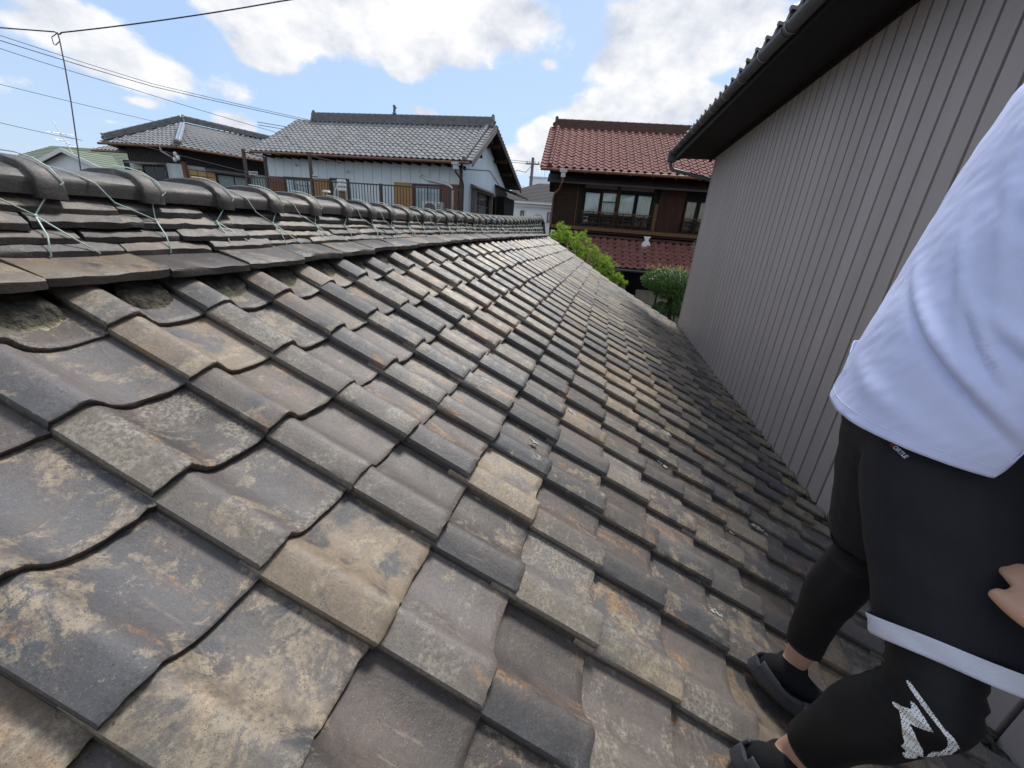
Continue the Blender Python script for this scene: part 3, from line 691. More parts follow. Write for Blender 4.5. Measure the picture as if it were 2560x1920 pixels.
# gutter: half-round trough with joint collars, wire brackets, end box, downpipe
XG, ZG = XW - .775, 5.885
def gz(y): return ZG + (y - 4) * .016
b = MB(); rings = []
for y in (-3.2, 0, 3, 6, YE + .02):
    xo = .026 * (YE - y); o_ = [Vector((XG + xo + .066 * math.cos(R(a)), y, gz(y) + .066 * math.sin(R(a)))) for a in range(180, 361, 15)]
    i_ = [Vector((XG + xo + .060 * math.cos(R(a)), y, gz(y) + .060 * math.sin(R(a)))) for a in range(360, 179, -15)]
    rings.append(o_ + i_)
b.loft(rings); gut = b.build('gutter', GUTTER, grey, auto=40)
for k in range(9):
    y = 10.0 - k * 1.07; b = MB(); xo = .026 * (YE - y)
    b.loft([[Vector((XG + xo + r_ * math.cos(R(a)), yy, gz(y) + r_ * math.sin(R(a)))) for r_, aa in ((.071, range(180, 361, 15)), (.061, range(360, 179, -15))) for a in aa] for yy in (y, y + .035)])
    b.build('gutter_collar', GUTTER, gut, auto=40)
for k in range(12):
    y = 10.15 - k * .62; b = MB(); z = gz(y); xo = .026 * (YE - y)
    pts = [Vector((XG + xo - .06, y, z + .02))] + [Vector((XG + xo + .073 * math.cos(R(a)), y, z + .073 * math.sin(R(a)))) for a in range(185, 300, 14)] + [Vector((XG + xo + .06, y, z - .03)), Vector((XW - .74 + xo, y, z - .012))]
    b.tube(pts, .004, 6); b.build('gutter_bracket', GALV, gut, smooth=True)
b = MB(); b.box((XG - .085, YE - .02, gz(YE) - .19), (XG + .085, YE + .16, gz(YE) + .03)); b.build('rainwater_head', GUTTER, grey)
b = MB(); y = YE + .07; z = gz(YE) - .19
b.tube([(XG, y, z + .03), (XG, y, z - .05), (XG + .02, y, z - .11), (XG + .10, y - .03, z - .16), (XW + .1, YW + .08, z - .42), (XW + .16, YW + .08, z - .46), (XW + .18, YW + .08, z - .56), (XW + .18, YW + .08, 0)], .038, 12); b.build('downpipe', GUTTER, grey, auto=50)

# ------------------------------------------------------------------ shared house pieces
def box_part(name, lo, hi, mat, parent, M=None):
    b = MB(); b.box(lo, hi, M); return b.build(name, mat, parent)
def ridge_stack(parent, a, c, h, w, mat, courses=4, cap_r=.075, end=True, capstep=.30, name='ridge_course', ends=(1, 1)):
    """Ridge from a to c: stepped courses, row of round caps, ornamental end tiles."""
    a = Vector(a); c = Vector(c); d = (c - a); Ln = d.length; d.normalize(); up = Vector((0, 0, 1)); up = (up - d * up.dot(d)).normalized(); sd = d.cross(up)
    for k in range(courses):
        b = MB(); ww = w * (1 - .10 * k); z0 = h * k / courses; z1 = h * (k + 1) / courses - .008
        M = basis(a, d, sd, up); b.box((0, -ww / 2, z0), (Ln, ww / 2, z1 - .006), M); b.box((0, -ww / 2 + .02, z1 - .006), (Ln, ww / 2 - .02, z1 + .008), M); b.build(name, mat, parent)
    n = max(1, int(Ln / capstep)); st = Ln / n
    b = MB(); b.tube([(0, 0, 0), (st * .86, 0, 0)], cap_r, 10); b.tube([(st * .84, 0, 0), (st + .01, 0, 0)], cap_r * 1.16, 10); me = b.mesh('ridge_cap', mat, True)
    me.set_sharp_from_angle(angle=R(40))
    for k in range(n): link('ridge_cap', me, parent, M=basis(a + d * (st * k) + up * (h + .012), d, sd, up))
    for e, (pt, s_) in zip(ends, ((a, -1), (c, 1))):
        if not e: continue
        M = basis(pt, d * s_, sd * s_, up); b = MB()
        b.prism([M @ Vector((0, y_, z_)) for y_, z_ in ((-w*.72, -.02), (w*.72, -.02), (w*.62, h*.35), (w*.40, h*.55), (w*.44, h*.85), (w*.22, h*1.22), (0, h*1.38), (-w*.22, h*1.22), (-w*.44, h*.85), (-w*.40, h*.55), (-w*.62, h*.35))], d * s_ * .09)
        b.sphere(M @ Vector((.10, 0, h * .55)), w * .28, 10, 7, (1, 1, 1)); b.sphere(M @ Vector((.07, w * .42, h * .18)), w * .18, 8, 6); b.sphere(M @ Vector((.07, -w * .42, h * .18)), w * .18, 8, 6)
        b.sphere(M @ Vector((.03, 0, h * 1.3)), w * .22, 8, 6)
        b.build('ridge_end_ornament', mat, parent, auto=45)
def window(parent, M, w, h, frame=.05, depth=.08, mat=BROWNSTEEL, cols=2, back=DARKROOM, curtain=None, rows=1, name='window'):
    """Sliding window in the local frame M (x along the wall, z up, -y outwards): frame, sashes, panes, backing."""
    b = MB()
    b.box((0, -depth, 0), (w, 0, frame), M); b.box((0, -depth, h - frame), (w, 0, h), M); b.box((0, -depth, frame), (frame, 0, h - frame), M); b.box((w - frame, -depth, frame), (w, 0, h - frame), M)
    f = b.build(name, mat, parent)
    iw = (w - 2 * frame) / cols
    for c in range(cols):
        x0 = frame + c * iw; yo = -.055 if c % 2 else -.03; s_ = .022
        b = MB(); b.box((x0, yo - .02, frame), (x0 + s_, yo, h - frame), M); b.box((x0 + iw - s_, yo - .02, frame), (x0 + iw, yo, h - frame), M)
        b.box((x0 + s_, yo - .02, frame), (x0 + iw - s_, yo, frame + .03), M); b.box((x0 + s_, yo - .02, h - frame - .03), (x0 + iw - s_, yo, h - frame), M)
        for r_ in range(1, rows): b.box((x0 + s_, yo - .017, frame + (h - 2*frame) * r_ / rows - .01), (x0 + iw - s_, yo - .003, frame + (h - 2*frame) * r_ / rows + .01), M)
        b.build('sash', mat, f)
        b = MB(); b.box((x0 + s_, yo - .012, frame + .03), (x0 + iw - s_, yo - .008, h - frame - .03), M); b.build('pane', GLASS, f)
    b = MB(); b.box((frame, .10, frame), (w - frame, .12, h - frame), M); b.build('room_backing', back, f)
    if curtain is not None: drape(f, M, frame, w - frame, frame, h - frame, .05, curtain)
    return f
def drape(parent, M, x0, x1, z0, z1, y, mat, seed=0, folds=9):
    q = random.Random(seed + int(x0 * 1000)); b = MB(); n = int(folds * 8 * max(.4, (x1 - x0))) + 6; rows = []
    ph = q.uniform(0, 6); am = [q.uniform(.4, 1.) for _ in range(n + 1)]
    for r_ in range(5):
        t = r_ / 4; rw = []
        for k in range(n + 1):
            f = k / n
            rw.append(M @ Vector((lerp(x0, x1, f), y + .022 * am[k] * math.sin(f * folds * 6.28 * max(.5, x1 - x0) + ph + .5 * math.sin(3 * t)) * (.45 + .55 * (1 - t)), lerp(z0, z1, t))))
        rows.append(rw)
    m = n + 1; vs = [v for r_ in rows for v in r_]; b.add(vs, [(a*m+k, a*m+k+1, (a+1)*m+k+1, (a+1)*m+k) for a in range(4) for k in range(n)])
    o_ = b.build('curtain', mat, parent, smooth=True); sd = o_.modifiers.new('thick', 'SOLIDIFY'); sd.thickness = .004; return o_

# ------------------------------------------------------------------ red tiled two-storey timber house
TA = R(5.5); EX = Vector((math.cos(TA), math.sin(TA), 0)); EY = Vector((-math.sin(TA), math.cos(TA), 0)); EZ = Vector((0, 0, 1))
RO = Vector((-2.0, 15.2, 0)); RM = basis(RO, EX, EY, EZ)   # house frame: x along the front, y into the house
red = thing('red_roofed_house', RM @ Vector((3.5, 3, 0)), 'old dark timber two storey house with glazed red brown tile roofs and curtained upper windows', 'house')
RTN = 7.2
b = MB(); b.box((-.10, .92, 0), (RTN, 6.5, 6.35), RM); b.build('wall_core', BLACKWOOD, red)
# upper roof
s2 = math.atan2(1.87, 3.3); UV = (EY * math.cos(s2) + EZ * math.sin(s2)); NV = (-EY * math.sin(s2) + EZ * math.cos(s2))
eo = RM @ Vector((-.66, -.02, 6.245)); rt = simple_tile(.262, .247, .058, REDTILE, 'roof_tile', th=.026, tilt=.026, seg=10)
tile_field(red, eo + EX * .30, EX, -UV, NV, 30, 15, .262, .247, rt, 240, seed=5, order=lambda c, r_: max(0, c - 20) * 3 + r_ * .1)
b = MB(); b.prism([RM @ Vector(p) for p in ((-.66, 0, 6.235), (-.66, 3.4, 8.16), (-.66, 3.4, 8.06), (-.66, .0, 6.13))], EX * (RTN + 1.0)); b.prism([RM @ Vector(p) for p in ((-.66, 3.4, 8.16), (-.66, 6.9, 6.2), (-.66, 6.9, 6.1), (-.66, 3.4, 8.06))], EX * (RTN + 1.0)); b.build('upper_roof_deck', BLACKWOOD, red)
vt = simple_tile(.24, .247, .03, REDTILE, 'verge_tile', th=.09, tilt=.03)
for k in range(15):
    p = eo + EX * .21 + UV * (k * .247) + NV * .008; link('verge_tile', vt, red, M=basis(p, EX, -UV, NV))
for k in range(15):
    b = MB(); p = eo + EX * .30 + UV * (k * .247) + NV * .055; b.tube([p, p + UV * .20], [.072, .066], 10); b.tube([p - UV * .005, p + UV * .05], [.080, .078], 10); b.build('verge_roll_tile', REDTILE, red, auto=50)
ridge_stack(red, RM @ Vector((-.42, 3.36, 8.07)), RM @ Vector((RTN + .2, 3.36, 8.09)), .30, .30, REDRIDGE, courses=6, cap_r=.055)
b = MB(); b.tube([RM @ Vector((-.66, -.06, 6.165)), RM @ Vector((RTN + .2, -.06, 6.195))], .05, 10); ug = b.build('upper_gutter', COPPER, red, auto=50)
for k in range(9): box_part('gutter_bracket', (.1 + k * .75, -.10, 6.10), (.12 + k * .75, .02, 6.13), COPPER, ug, RM)
b = MB(); b.box((.05, -.08, 5.95), (.20, .05, 6.11), RM); b.box((.0, -.11, 6.10), (.25, .06, 6.20), RM); b.build('rainwater_head', GALV, red)
b = MB(); b.tube([RM @ Vector(p) for p in ((.12, -.02, 5.96), (.12, -.02, 5.80), (.02, .55, 5.62), (-.13, .74, 5.5), (-.17, .78, 5.3), (-.17, .78, 0))], .035, 10); b.build('downpipe', COPPER, red, auto=50)
b = MB(); b.prism([RM @ Vector(p) for p in ((-.42, .42, 5.885), (-.42, .40, 5.83), (-.42, .88, 6.10), (-.42, .88, 6.15))], EX * (RTN + .4)); b.build('metal_canopy', BROWNMETAL, red)
for k in range(8): box_part('canopy_bracket', (.25 + k * .9, .44, 5.86), (.27 + k * .9, .9, 5.895), BROWNMETAL, red, RM)
# upper front: boards with battens, windows with curtains, railing, door of red boards
for k in range(11):
    z0 = 4.46 + k * .13; b = MB(); b.prism([RM @ Vector(p) for p in ((-.16, .885, z0), (-.16, .90, z0 + .128), (-.16, .92, z0 + .128), (-.16, .92, z0))], EX * 1.02); b.build('wall_board', OLDWOOD, red)
for k in range(6):
    box_part('batten', (-.13 + k * .165, .862, 4.46), (-.105 + k * .165, .884, 5.36 if 0 < k < 5 else 5.9), TANWOOD if k in (5,) else OLDWOOD if k == 0 else REDWOOD, red, RM)
box_part('post', (.83, .84, 4.46), (.93, .92, 5.9), BLACKWOOD, red, RM)
for (x0, x1) in ((3.40, 3.50), (2.19, 2.29)): pass
box_part('lintel', (.93, .85, 5.70), (3.46, .92, 5.76), BLACKWOOD, red, RM); box_part('transom_panel', (.95, .88, 5.76), (2.12, .91, 5.88), WOODGREY, red, RM); box_part('transom_panel', (2.18, .88, 5.76), (3.40, .91, 5.88), WOODGREY, red, RM)
def red_window(x0, x1, z0, z1, cur, mat=BLACKWOOD, cols=1):
    f = window(red, RM @ Matrix.Translation((x0, .90, z0)), x1 - x0, z1 - z0, .03, .06, mat, cols, DARKROOM, None)
    drape(f, RM @ Matrix.Translation((x0, .90, z0)), .03, x1 - x0 - .03, .42, z1 - z0 - .05, .0, cur, int(x0 * 77))
    return f
red_window(.95, 1.56, 4.50, 5.68, CURTAIN); red_window(1.58, 2.15, 4.50, 5.70, CURTAIN, REDWOOD); red_window(2.19, 2.80, 4.50, 5.68, CURTAIN); red_window(2.83, 3.40, 4.50, 5.68, CURTAIN)
box_part('window_bar', (1.60, .83, 5.33), (2.13, .845, 5.36), REDWOOD, red, RM)
box_part('post', (2.14, .82, 4.46), (2.20, .86, 5.88), REDWOOD, red, RM); box_part('post', (3.40, .80, 4.46), (3.50, .92, 5.9), BLACKWOOD, red, RM)
box_part('door_post', (3.50, .80, 4.46), (3.62, .86, 5.4), TANWOOD, red, RM)
for k in range(5): box_part('door_board', (3.63 + k * .178, .875 + .004 * (k % 2), 4.46), (3.805 + k * .178, .915, 5.9), REDWOOD, red, RM)
red_window(4.55, 4.98, 4.50, 5.60, CURTAIN2); red_window(5.02, 5.50, 4.50, 5.60, CURTAIN2); red_window(5.54, 6.1, 4.50, 5.60, CURTAIN2)
box_part('post', (4.97, .82, 4.46), (5.03, .87, 5.9), BLACKWOOD, red, RM)
for x0, x1 in ((.93, 3.42), (4.53, 6.2)):
    rl = thing_r = None
    top_ = box_part('railing_rail', (x0, .60, 4.955), (x1, .64, 4.985), TANWOOD, red, RM)
    for z0 in (4.58, 4.74, 4.84): box_part('railing_slat', (x0, .605, z0), (x1, .63, z0 + .03), OLDWOOD, red, RM)
    n = int((x1 - x0) / .38)
    for k in range(n + 1): box_part('railing_post', (x0 + .36 * k + (.04 if k else 0), .585, 4.46), (x0 + .36 * k + .035 + (.04 if k else 0), .605, 4.955), REDWOOD, red, RM)
    box_part('railing_base', (x0 - .1, .56, 4.46), (x1 + .1, .9, 4.50), OLDWOOD, red, RM)
box_part('floor_beam', (-.20, .52, 4.34), (RTN, .90, 4.455), TANWOOD, red, RM); box_part('floor_beam', (-.20, .60, 4.26), (RTN, .90, 4.335), OLDWOOD, red, RM)
box_part('corner_plaster', (-.12, .56, 4.10), (.02, .90, 4.26), WHITEPL, red, RM)
# upper flashing stack and lower roof
for k in range(4): box_part('flashing_course', (.55, .70 - .03 * k, 4.215 - .022 * k - .02), (RTN, .92, 4.215 - .022 * k), REDRIDGE, red, RM)
s3 = math.atan2(.93, 1.45); V3 = EY * math.cos(s3) + EZ * math.sin(s3); N3 = -EY * math.sin(s3) + EZ * math.cos(s3)
lo_ = RM @ Vector((.52, -.74, 3.215)); lt = simple_tile(.262, .235, .055, REDLOW, 'lower_roof_tile', th=.026, tilt=.026, seg=10)
for c in range(25):
    for r_ in range(7):
        p = lo_ + EX * ((c + 1) * .262) + V3 * (r_ * .235) + N3 * random.gauss(0, .002); link('lower_roof_tile', lt, red, M=basis(p, EX, -V3, N3))
b = MB(); b.prism([RM @ Vector(p) for p in ((.3, -.74, 3.20), (.3, .9, 4.25), (.3, .9, 4.15), (.3, -.74, 3.12))], EX * (RTN - .3)); b.build('lower_roof_deck', BLACKWOOD, red)
b = MB(); b.tube([RM @ Vector((.4, -.80, 3.13)), RM @ Vector((RTN, -.80, 3.14))], .045, 10); b.build('lower_gutter', GUTTER, red, auto=50)
for k in range(22): box_part('rafter', (.5 + k * .3, -.68, 3.06), (.55 + k * .3, .9, 3.12), BLACKWOOD, red, RM)
# white scalloped ornament under the beam, small ridge figures
b = MB(); sh = [(-.13, .30), (.13, .30), (.075, .22), (.06, .16), (.13, .09), (.16, .0), (.12, -.07), (.05, -.05), (0, -.07), (-.05, -.05), (-.12, -.07), (-.16, .0), (-.13, .09), (-.06, .16), (-.075, .22)]
b.prism([RM @ Vector((3.36 + x, .44, 3.98 + z)) for x, z in sh], -EY * .035); b.build('plaster_ornament', WHITEPL, red)
for x in (.72, 5.02):
    b = MB(); c = RM @ Vector((x, .45, 3.98)); b.sphere(c + EZ * .05, .075, 9, 6, (1, .8, 1.1)); b.sphere(c + EZ * .18, .05, 9, 6); b.sphere(c + EZ * .27 + EX * .02, .032, 7, 5); b.prism([c + EX * -.1, c + EX * .1, c + EX * .07 + EZ * .14, c - EX * .07 + EZ * .14], EY * .05)
    b.build('ridge_end_figure', GREYRIDGE, red, auto=50)
# ground floor openings
box_part('wooden_shutter', (1.2, .84, .3), (2.95, .90, 2.55), PALECLAD, red, RM)
f = window(red, RM @ Matrix.Translation((3.3, .90, .35)), 2.6, 2.1, .06, .08, BLACKWOOD, 3, DARKROOM, None); drape(f, RM @ Matrix.Translation((3.3, .9, .35)), .06, 2.54, .06, 2.0, .0, CURTAIN2, 5, 6)

# ------------------------------------------------------------------ white house with balcony (pale blue metal siding)
white = thing('white_house', (-11, 20.5, 0), 'two storey house with pale blue white metal walls, silver grey tile gable roof and balcony', 'house')
b = MB(); b.box((-16.3, 18.03, 0), (-6.55, 23.0, 6.55)); b.box((-16.3, 23.0, 0), (-6.55, 26.2, 6.2))
b.prism([(-6.55, 18.03, 6.55), (-6.55, 20.6, 8.5), (-6.55, 26.2, 6.2), (-6.55, 26.2, 5.5), (-6.55, 18.03, 5.5)], (-9.7, 0, 0)); b.build('wall_core', PALEBLUE, white)
x = -16.3; k = 0
while x < -6.7:
    x1 = min(x + .46, -6.56); box_part('siding_panel', (x + .008, 18.0, 2.2), (x1 - .008, 18.028, 6.55), PALEBLUE, white); x += .46
y = 18.05
while y < 26.1:
    zt = min(6.5 + (y - 18.03) * .76, 8.4 - max(0, y - 20.4) * .42); box_part('gable_panel', (-6.548, y, 2.2), (-6.535, y + .388, min(zt, 6.4 + max(0, 1)) if False else zt - .12), PALEBLUE, white); y += .40
box_part('corner_post', (-6.64, 17.96, 2.2), (-6.52, 18.06, 6.5), BROWNSTEEL, white); box_part('corner_post', (-16.42, 17.96, 2.2), (-16.26, 18.06, 6.5), BROWNSTEEL, white)
sw = math.atan2(8.52 - 6.62, 3.2); WV = Vector((0, math.cos(sw), math.sin(sw))); WN = Vector((0, -math.sin(sw), math.cos(sw)))
wt = simple_tile(.262, .268, .050, GREYTILE, 'roof_tile', th=.034, tilt=.034, seg=8)
tile_field(white, Vector((-16.42, 17.30, 6.64)), Vector((1, 0, 0)), -WV, WN, 39, 14, .262, .268, wt, 298, seed=6)
b = MB(); b.prism([(-16.45, 17.32, 6.63), (-16.45, 20.6, 8.57), (-16.45, 26.9, 6.62), (-16.45, 26.9, 6.50), (-16.45, 20.6, 8.45), (-16.45, 17.32, 6.52)], (10.6, 0, 0)); b.build('roof_deck', BLACKWOOD, white)
ws = math.atan2(8.55 - 6.6, 6.3); b = MB()
for r_ in range(22):
    yy = 20.6 + r_ * .29; zz = 8.60 - r_ * .29 * math.tan(ws); b.box((-16.45, yy, zz - .06 - .29 * math.tan(ws)), (-5.85, yy + .30, zz))
b.build('rear_roof', GREYRIDGE, white, kind='stuff')
vw = simple_tile(.22, .268, .02, GREYTILE, 'verge_tile', th=.10, tilt=.035)
for k in range(14):
    p = Vector((-5.90, 17.30, 6.655)) + WV * (k * .268); link('verge_tile', vw, white, M=basis(p, Vector((1, 0, 0)), -WV, WN))
    b = MB(); p = Vector((-6.22, 17.30, 6.70)) + WV * (k * .268); b.tube([p, p + WV * .22], [.085, .078], 10); b.tube([p - WV * .01, p + WV * .06], .092, 10); b.build('verge_roll_tile', GREYTILE, white, auto=50)
b = MB(); b.prism([(-5.88, 17.22, 6.62), (-5.88, 20.6, 8.55), (-5.88, 20.6, 8.30), (-5.88, 17.3, 6.40)], (.05, 0, 0)); b.build('bargeboard', WOODGREY, white)
b = MB(); b.prism([(-5.88, 20.62, 8.55), (-5.88, 26.95, 6.60), (-5.88, 26.95, 6.35), (-5.88, 20.62, 8.30)], (.05, 0, 0)); b.build('rear_bargeboard', OLDWOOD, white)
for k in range(6): box_part('purlin', (-6.55, 18.6 + k * 1.4, min(6.75 + (k * 1.4 + .57) * .58, 8.2 - max(0, k * 1.4 - 2) * .31) - .14), (-5.88, 18.7 + k * 1.4, min(6.75 + (k * 1.4 + .57) * .58, 8.2 - max(0, k * 1.4 - 2) * .31)), OLDWOOD, white)
ridge_stack(white, (-15.35, 20.5, 8.50), (-6.05, 20.5, 8.50), .34, .32, GREYRIDGE, courses=4, cap_r=.06, capstep=.28)
b = MB(); c = Vector((-12.3 + 0.0, 20.5, 8.9)); c = Vector((-10.95, 20.5, 8.87)); b.sphere(c + EZ * .06, .10, 8, 6); b.sphere(c + EZ * .22, .085, 8, 6, (.8, .8, 1.3)); b.sphere(c + EZ * .36, .075, 8, 6); b.sphere(c + EZ * .30 + EX * .08, .04, 6, 5); b.build('ridge_figure', GREYRIDGE, white, smooth=True)
b = MB(); b.tube([(-16.42, 17.24, 6.56), (-5.95, 17.24, 6.53)], .05, 10); b.build('gutter', COPPER, white, auto=50)
for k in range(21): box_part('rafter_tail', (-15.9 + k * .46, 17.4, 6.45), (-15.78 + k * .46, 18.0, 6.53), BLACKWOOD, white)
b = MB(); b.box((-6.62, 17.12, 6.28), (-6.44, 17.30, 6.50)); b.box((-6.68, 17.08, 6.44), (-6.38, 17.32, 6.53)); b.build('rainwater_head', GALV, white)
b = MB(); b.tube([(-6.53, 17.2, 6.3), (-6.53, 17.2, 6.18), (-6.46, 17.8, 5.95), (-6.44, 17.9, 5.8), (-6.44, 17.9, 0)], .04, 10); b.build('downpipe', BROWNSTEEL, white, auto=50)
b = MB(); b.tube([(-8.3, 17.98, 6.02), (-8.3, 17.9, 6.02), (-8.1, 17.9, 5.92), (-7.2, 17.9, 5.78), (-6.98, 17.9, 5.70), (-6.90, 17.9, 5.55), (-6.90, 17.9, 3.0)], .05, 10); b.build('duct_pipe', WHITEMETAL, white, auto=50)
for x, z in ((-14.61, 6.2), (-11.97, 6.05), (-8.38, 6.05)):
    b = MB(); b.tube([(x, 18.0, z), (x, 17.9, z)], .03, 8); b.sphere((x, 17.86, z + .02), .075, 9, 6, (1, .8, .8)); b.build('wall_insulator', WHITEMETAL, white, auto=60)
# first-floor openings behind the balcony
def wm(x, z): return Matrix.Translation((x, 18.0, z))
box_part('shutter', (-16.15, 17.90, 3.4), (-15.40, 17.99, 5.68), SHUTTERR, white)
f = window(white, wm(-15.38, 3.4), 2.45, 2.30, .06, .09, BROWNSTEEL, 2, DARKROOM, None); drape(f, wm(-15.38, 3.4), .1, 1.2, .06, 2.1, .02, WOODGREY, 3, 7)
box_part('shutter', (-13.86, 17.86, 3.4), (-12.96, 17.985, 5.66), SHUTTER, white)
f = window(white, wm(-12.92, 3.4), .95, 2.36, .06, .09, BROWNSTEEL, 1, DARKROOM, None)
box_part('shutter', (-9.66, 17.88, 3.4), (-8.80, 17.985, 5.74), SHUTTER, white)
f = window(white, wm(-8.76, 3.4), 1.30, 2.34, .06, .09, BROWNSTEEL, 2, DARKROOM, None); drape(f, wm(-8.76, 3.4), .35, 1.2, .06, 2.1, .02, WOODGREY, 8, 7)
for k in range(16): box_part('louvre_slat', (-7.42, 17.89, 4.6 + k * .075), (-6.66, 17.985, 4.6 + k * .075 + .062), SHUTTERR, white)
# side windows and lean-to at the rear
SM = Matrix(((0, -1, 0, -6.53), (1, 0, 0, 19.3), (0, 0, 1, 3.9), (0, 0, 0, 1)))
f = window(white, SM, 2.9, 1.9, .08, .22, WOODGREY, 3, DARKROOM, CURTAIN2, 3)
b = MB(); b.prism([(-6.53, 19.15, 5.98), (-6.20, 19.15, 5.84), (-6.20, 19.15, 5.80), (-6.53, 19.15, 5.80)], (0, 3.2, 0)); b.build('window_hood', WOODGREY, white)
f = window(white, Matrix(((0, -1, 0, -6.53), (1, 0, 0, 22.5), (0, 0, 1, 4.6), (0, 0, 0, 1))), .9, 1.2, .06, .1, BROWNSTEEL, 1, DARKROOM)
box_part('storage_box', (-6.53, 23.5, 3.4), (-6.0, 25.9, 5.85), BLACKWOOD, white)
b = MB(); b.prism([(-6.53, 23.2, 6.42), (-5.25, 23.2, 6.02), (-5.25, 23.2, 5.94), (-6.53, 23.2, 6.30)], (0, 3.2, 0)); b.build('lean_to_roof', OLDWOOD, white)
b = MB(); b.tube([(-6.52, 18.1, 6.42), (-6.50, 22, 6.9), (-6.50, 25.8, 6.05)], .014, 6); b.build('wall_cable', CABLE, white)
# balcony railing
bal = thing('balcony_railing', (-11, 16.5, 4.0), 'dark brown steel balcony railing with thin balusters in front of the pale blue house', 'railing')
def by(x): return 16.5
for nm, x0, x1, z0 in (('top_rail', -16.05, -6.05, 5.47),): 
    b = MB(); b.box((x0, 16.47, 5.45), (x1, 16.53, 5.50)); b.build(nm, BROWNSTEEL, bal)
b = MB(); b.box((-16.05, 16.48, 4.30), (-6.05, 16.52, 4.34)); b.build('bottom_rail', BROWNSTEEL, bal)
b = MB(); b.box((0, 0, 0), (.022, .022, 1.11)); bme = b.mesh('baluster', BROWNSTEEL); k = 0
x = -15.95
while x < -6.1: link('baluster', bme, bal, M=Matrix.Translation((x, 16.49, 4.34))); x += .135
for x, zt in ((-16.1, 6.55), (-12.82, 6.55), (-9.58, 5.52), (-6.62, 5.50)):
    b = MB(); b.box((x, 16.46, 3.0), (x + .10, 16.56, zt)); b.build('post', BROWNSTEEL, bal)
b = MB(); b.box((-16.3, 16.4, 3.9), (-6.0, 18.0, 4.05)); b.build('balcony_floor', BROWNSTEEL, bal)
b = MB(); b.tube([(-12.77, 16.5, 6.42), (-11.55, 16.9, 6.25)], .025, 6); b.tube([(-16.05, 16.5, 6.45), (-15.2, 16.9, 6.3)], .025, 6); b.build('laundry_arm', BROWNSTEEL, bal)
WL = material('woodgrain_and_white_laundry_clip', (.7, .7, .68), .6, var=.05)
def clip_sign(x, y, z, n, lab):
    b = MB(); q = random.Random(int(x * 10))
    b.box((x, y, z), (x + .09 * n, y + .02, z + .13))
    o_ = b.build('clip_hanger', WL); tag(o_, lab, 'clothes hanger')
    for k in range(n * 2): 
        b = MB(); b.box((x + .045 * k + .008, y - .012, z + .02 + q.uniform(0, .03)), (x + .045 * k + .030, y - .001, z + .10)); b.build('clip', BROWNSTEEL, o_)
clip_sign(-15.85, 16.42, 5.56, 5, 'white clip hanger lying on the left end of the balcony railing'); clip_sign(-12.66, 16.42, 5.56, 3, 'white clip hanger beside the tall balcony post')
# air-conditioner unit on the balcony
ac = thing('outdoor_unit', (-7.5, 17.3, 4.05), 'white air conditioner outdoor unit with round grey fan behind the railing', 'air conditioner')
box_part('casing', (-7.98, 17.1, 4.35), (-7.10, 17.42, 5.02), WHITEMETAL, ac); 
b = MB(); b.tube([(-7.62, 17.095, 4.68), (-7.62, 17.06, 4.68)], .27, 24); b.build('fan_grille', FANGREY, ac, auto=40)
b = MB(); b.tube([(-7.62, 17.058, 4.68), (-7.62, 17.04, 4.68)], .06, 12); b.build('fan_hub', WHITEMETAL, ac, auto=40)
for k in range(7): box_part('louvre', (-7.28, 17.08, 4.42 + k * .08), (-7.14, 17.098, 4.45 + k * .08), FANGREY, ac)
for x in (-7.9, -7.25): box_part('foot', (x, 17.1, 4.05), (x + .1, 17.42, 4.35), FANGREY, ac)
# service cable bracket on a short pole
cb = thing('cable_bracket', (-10.6, 15.2, 3.5), 'steel service bracket with white insulators and looped cable in front of the balcony', 'cable bracket')
b = MB(); b.tube([(-10.45, 15.2, 0), (-10.45, 15.2, 5.05)], .09, 10); b.build('pole', SHUTTERR, cb, auto=50)
for z in (5.12, 5.28, 5.42):
    b = MB(); b.tube([(-10.45, 15.2, z - .06), (-10.45, 15.2, z - .02), (-10.45, 15.2, z + .05)], [.15, .17, .15], 14); b.build('insulator', WHITEMETAL, cb, auto=50)
b = MB(); b.tube([(-11.15, 15.2, 4.98), (-11.15, 15.2, 5.06)], [.16, .13], 12); b.build('insulator', WHITEMETAL, cb, auto=50)
b = MB(); b.tube([(-11.3, 15.2, 4.95), (-11.25, 15.2, 4.6), (-11.05, 15.2, 4.45), (-10.85, 15.2, 4.6), (-10.8, 15.2, 5.0), (-10.6, 15.2, 5.3)], .02, 6); b.build('looped_cable', WHITEMETAL, cb, smooth=True)
b = MB(); b.sphere((-11.1, 15.2, 4.48), .09, 8, 6, (1.2, 1, .7)); b.build('connector', CABLE, cb, smooth=True)

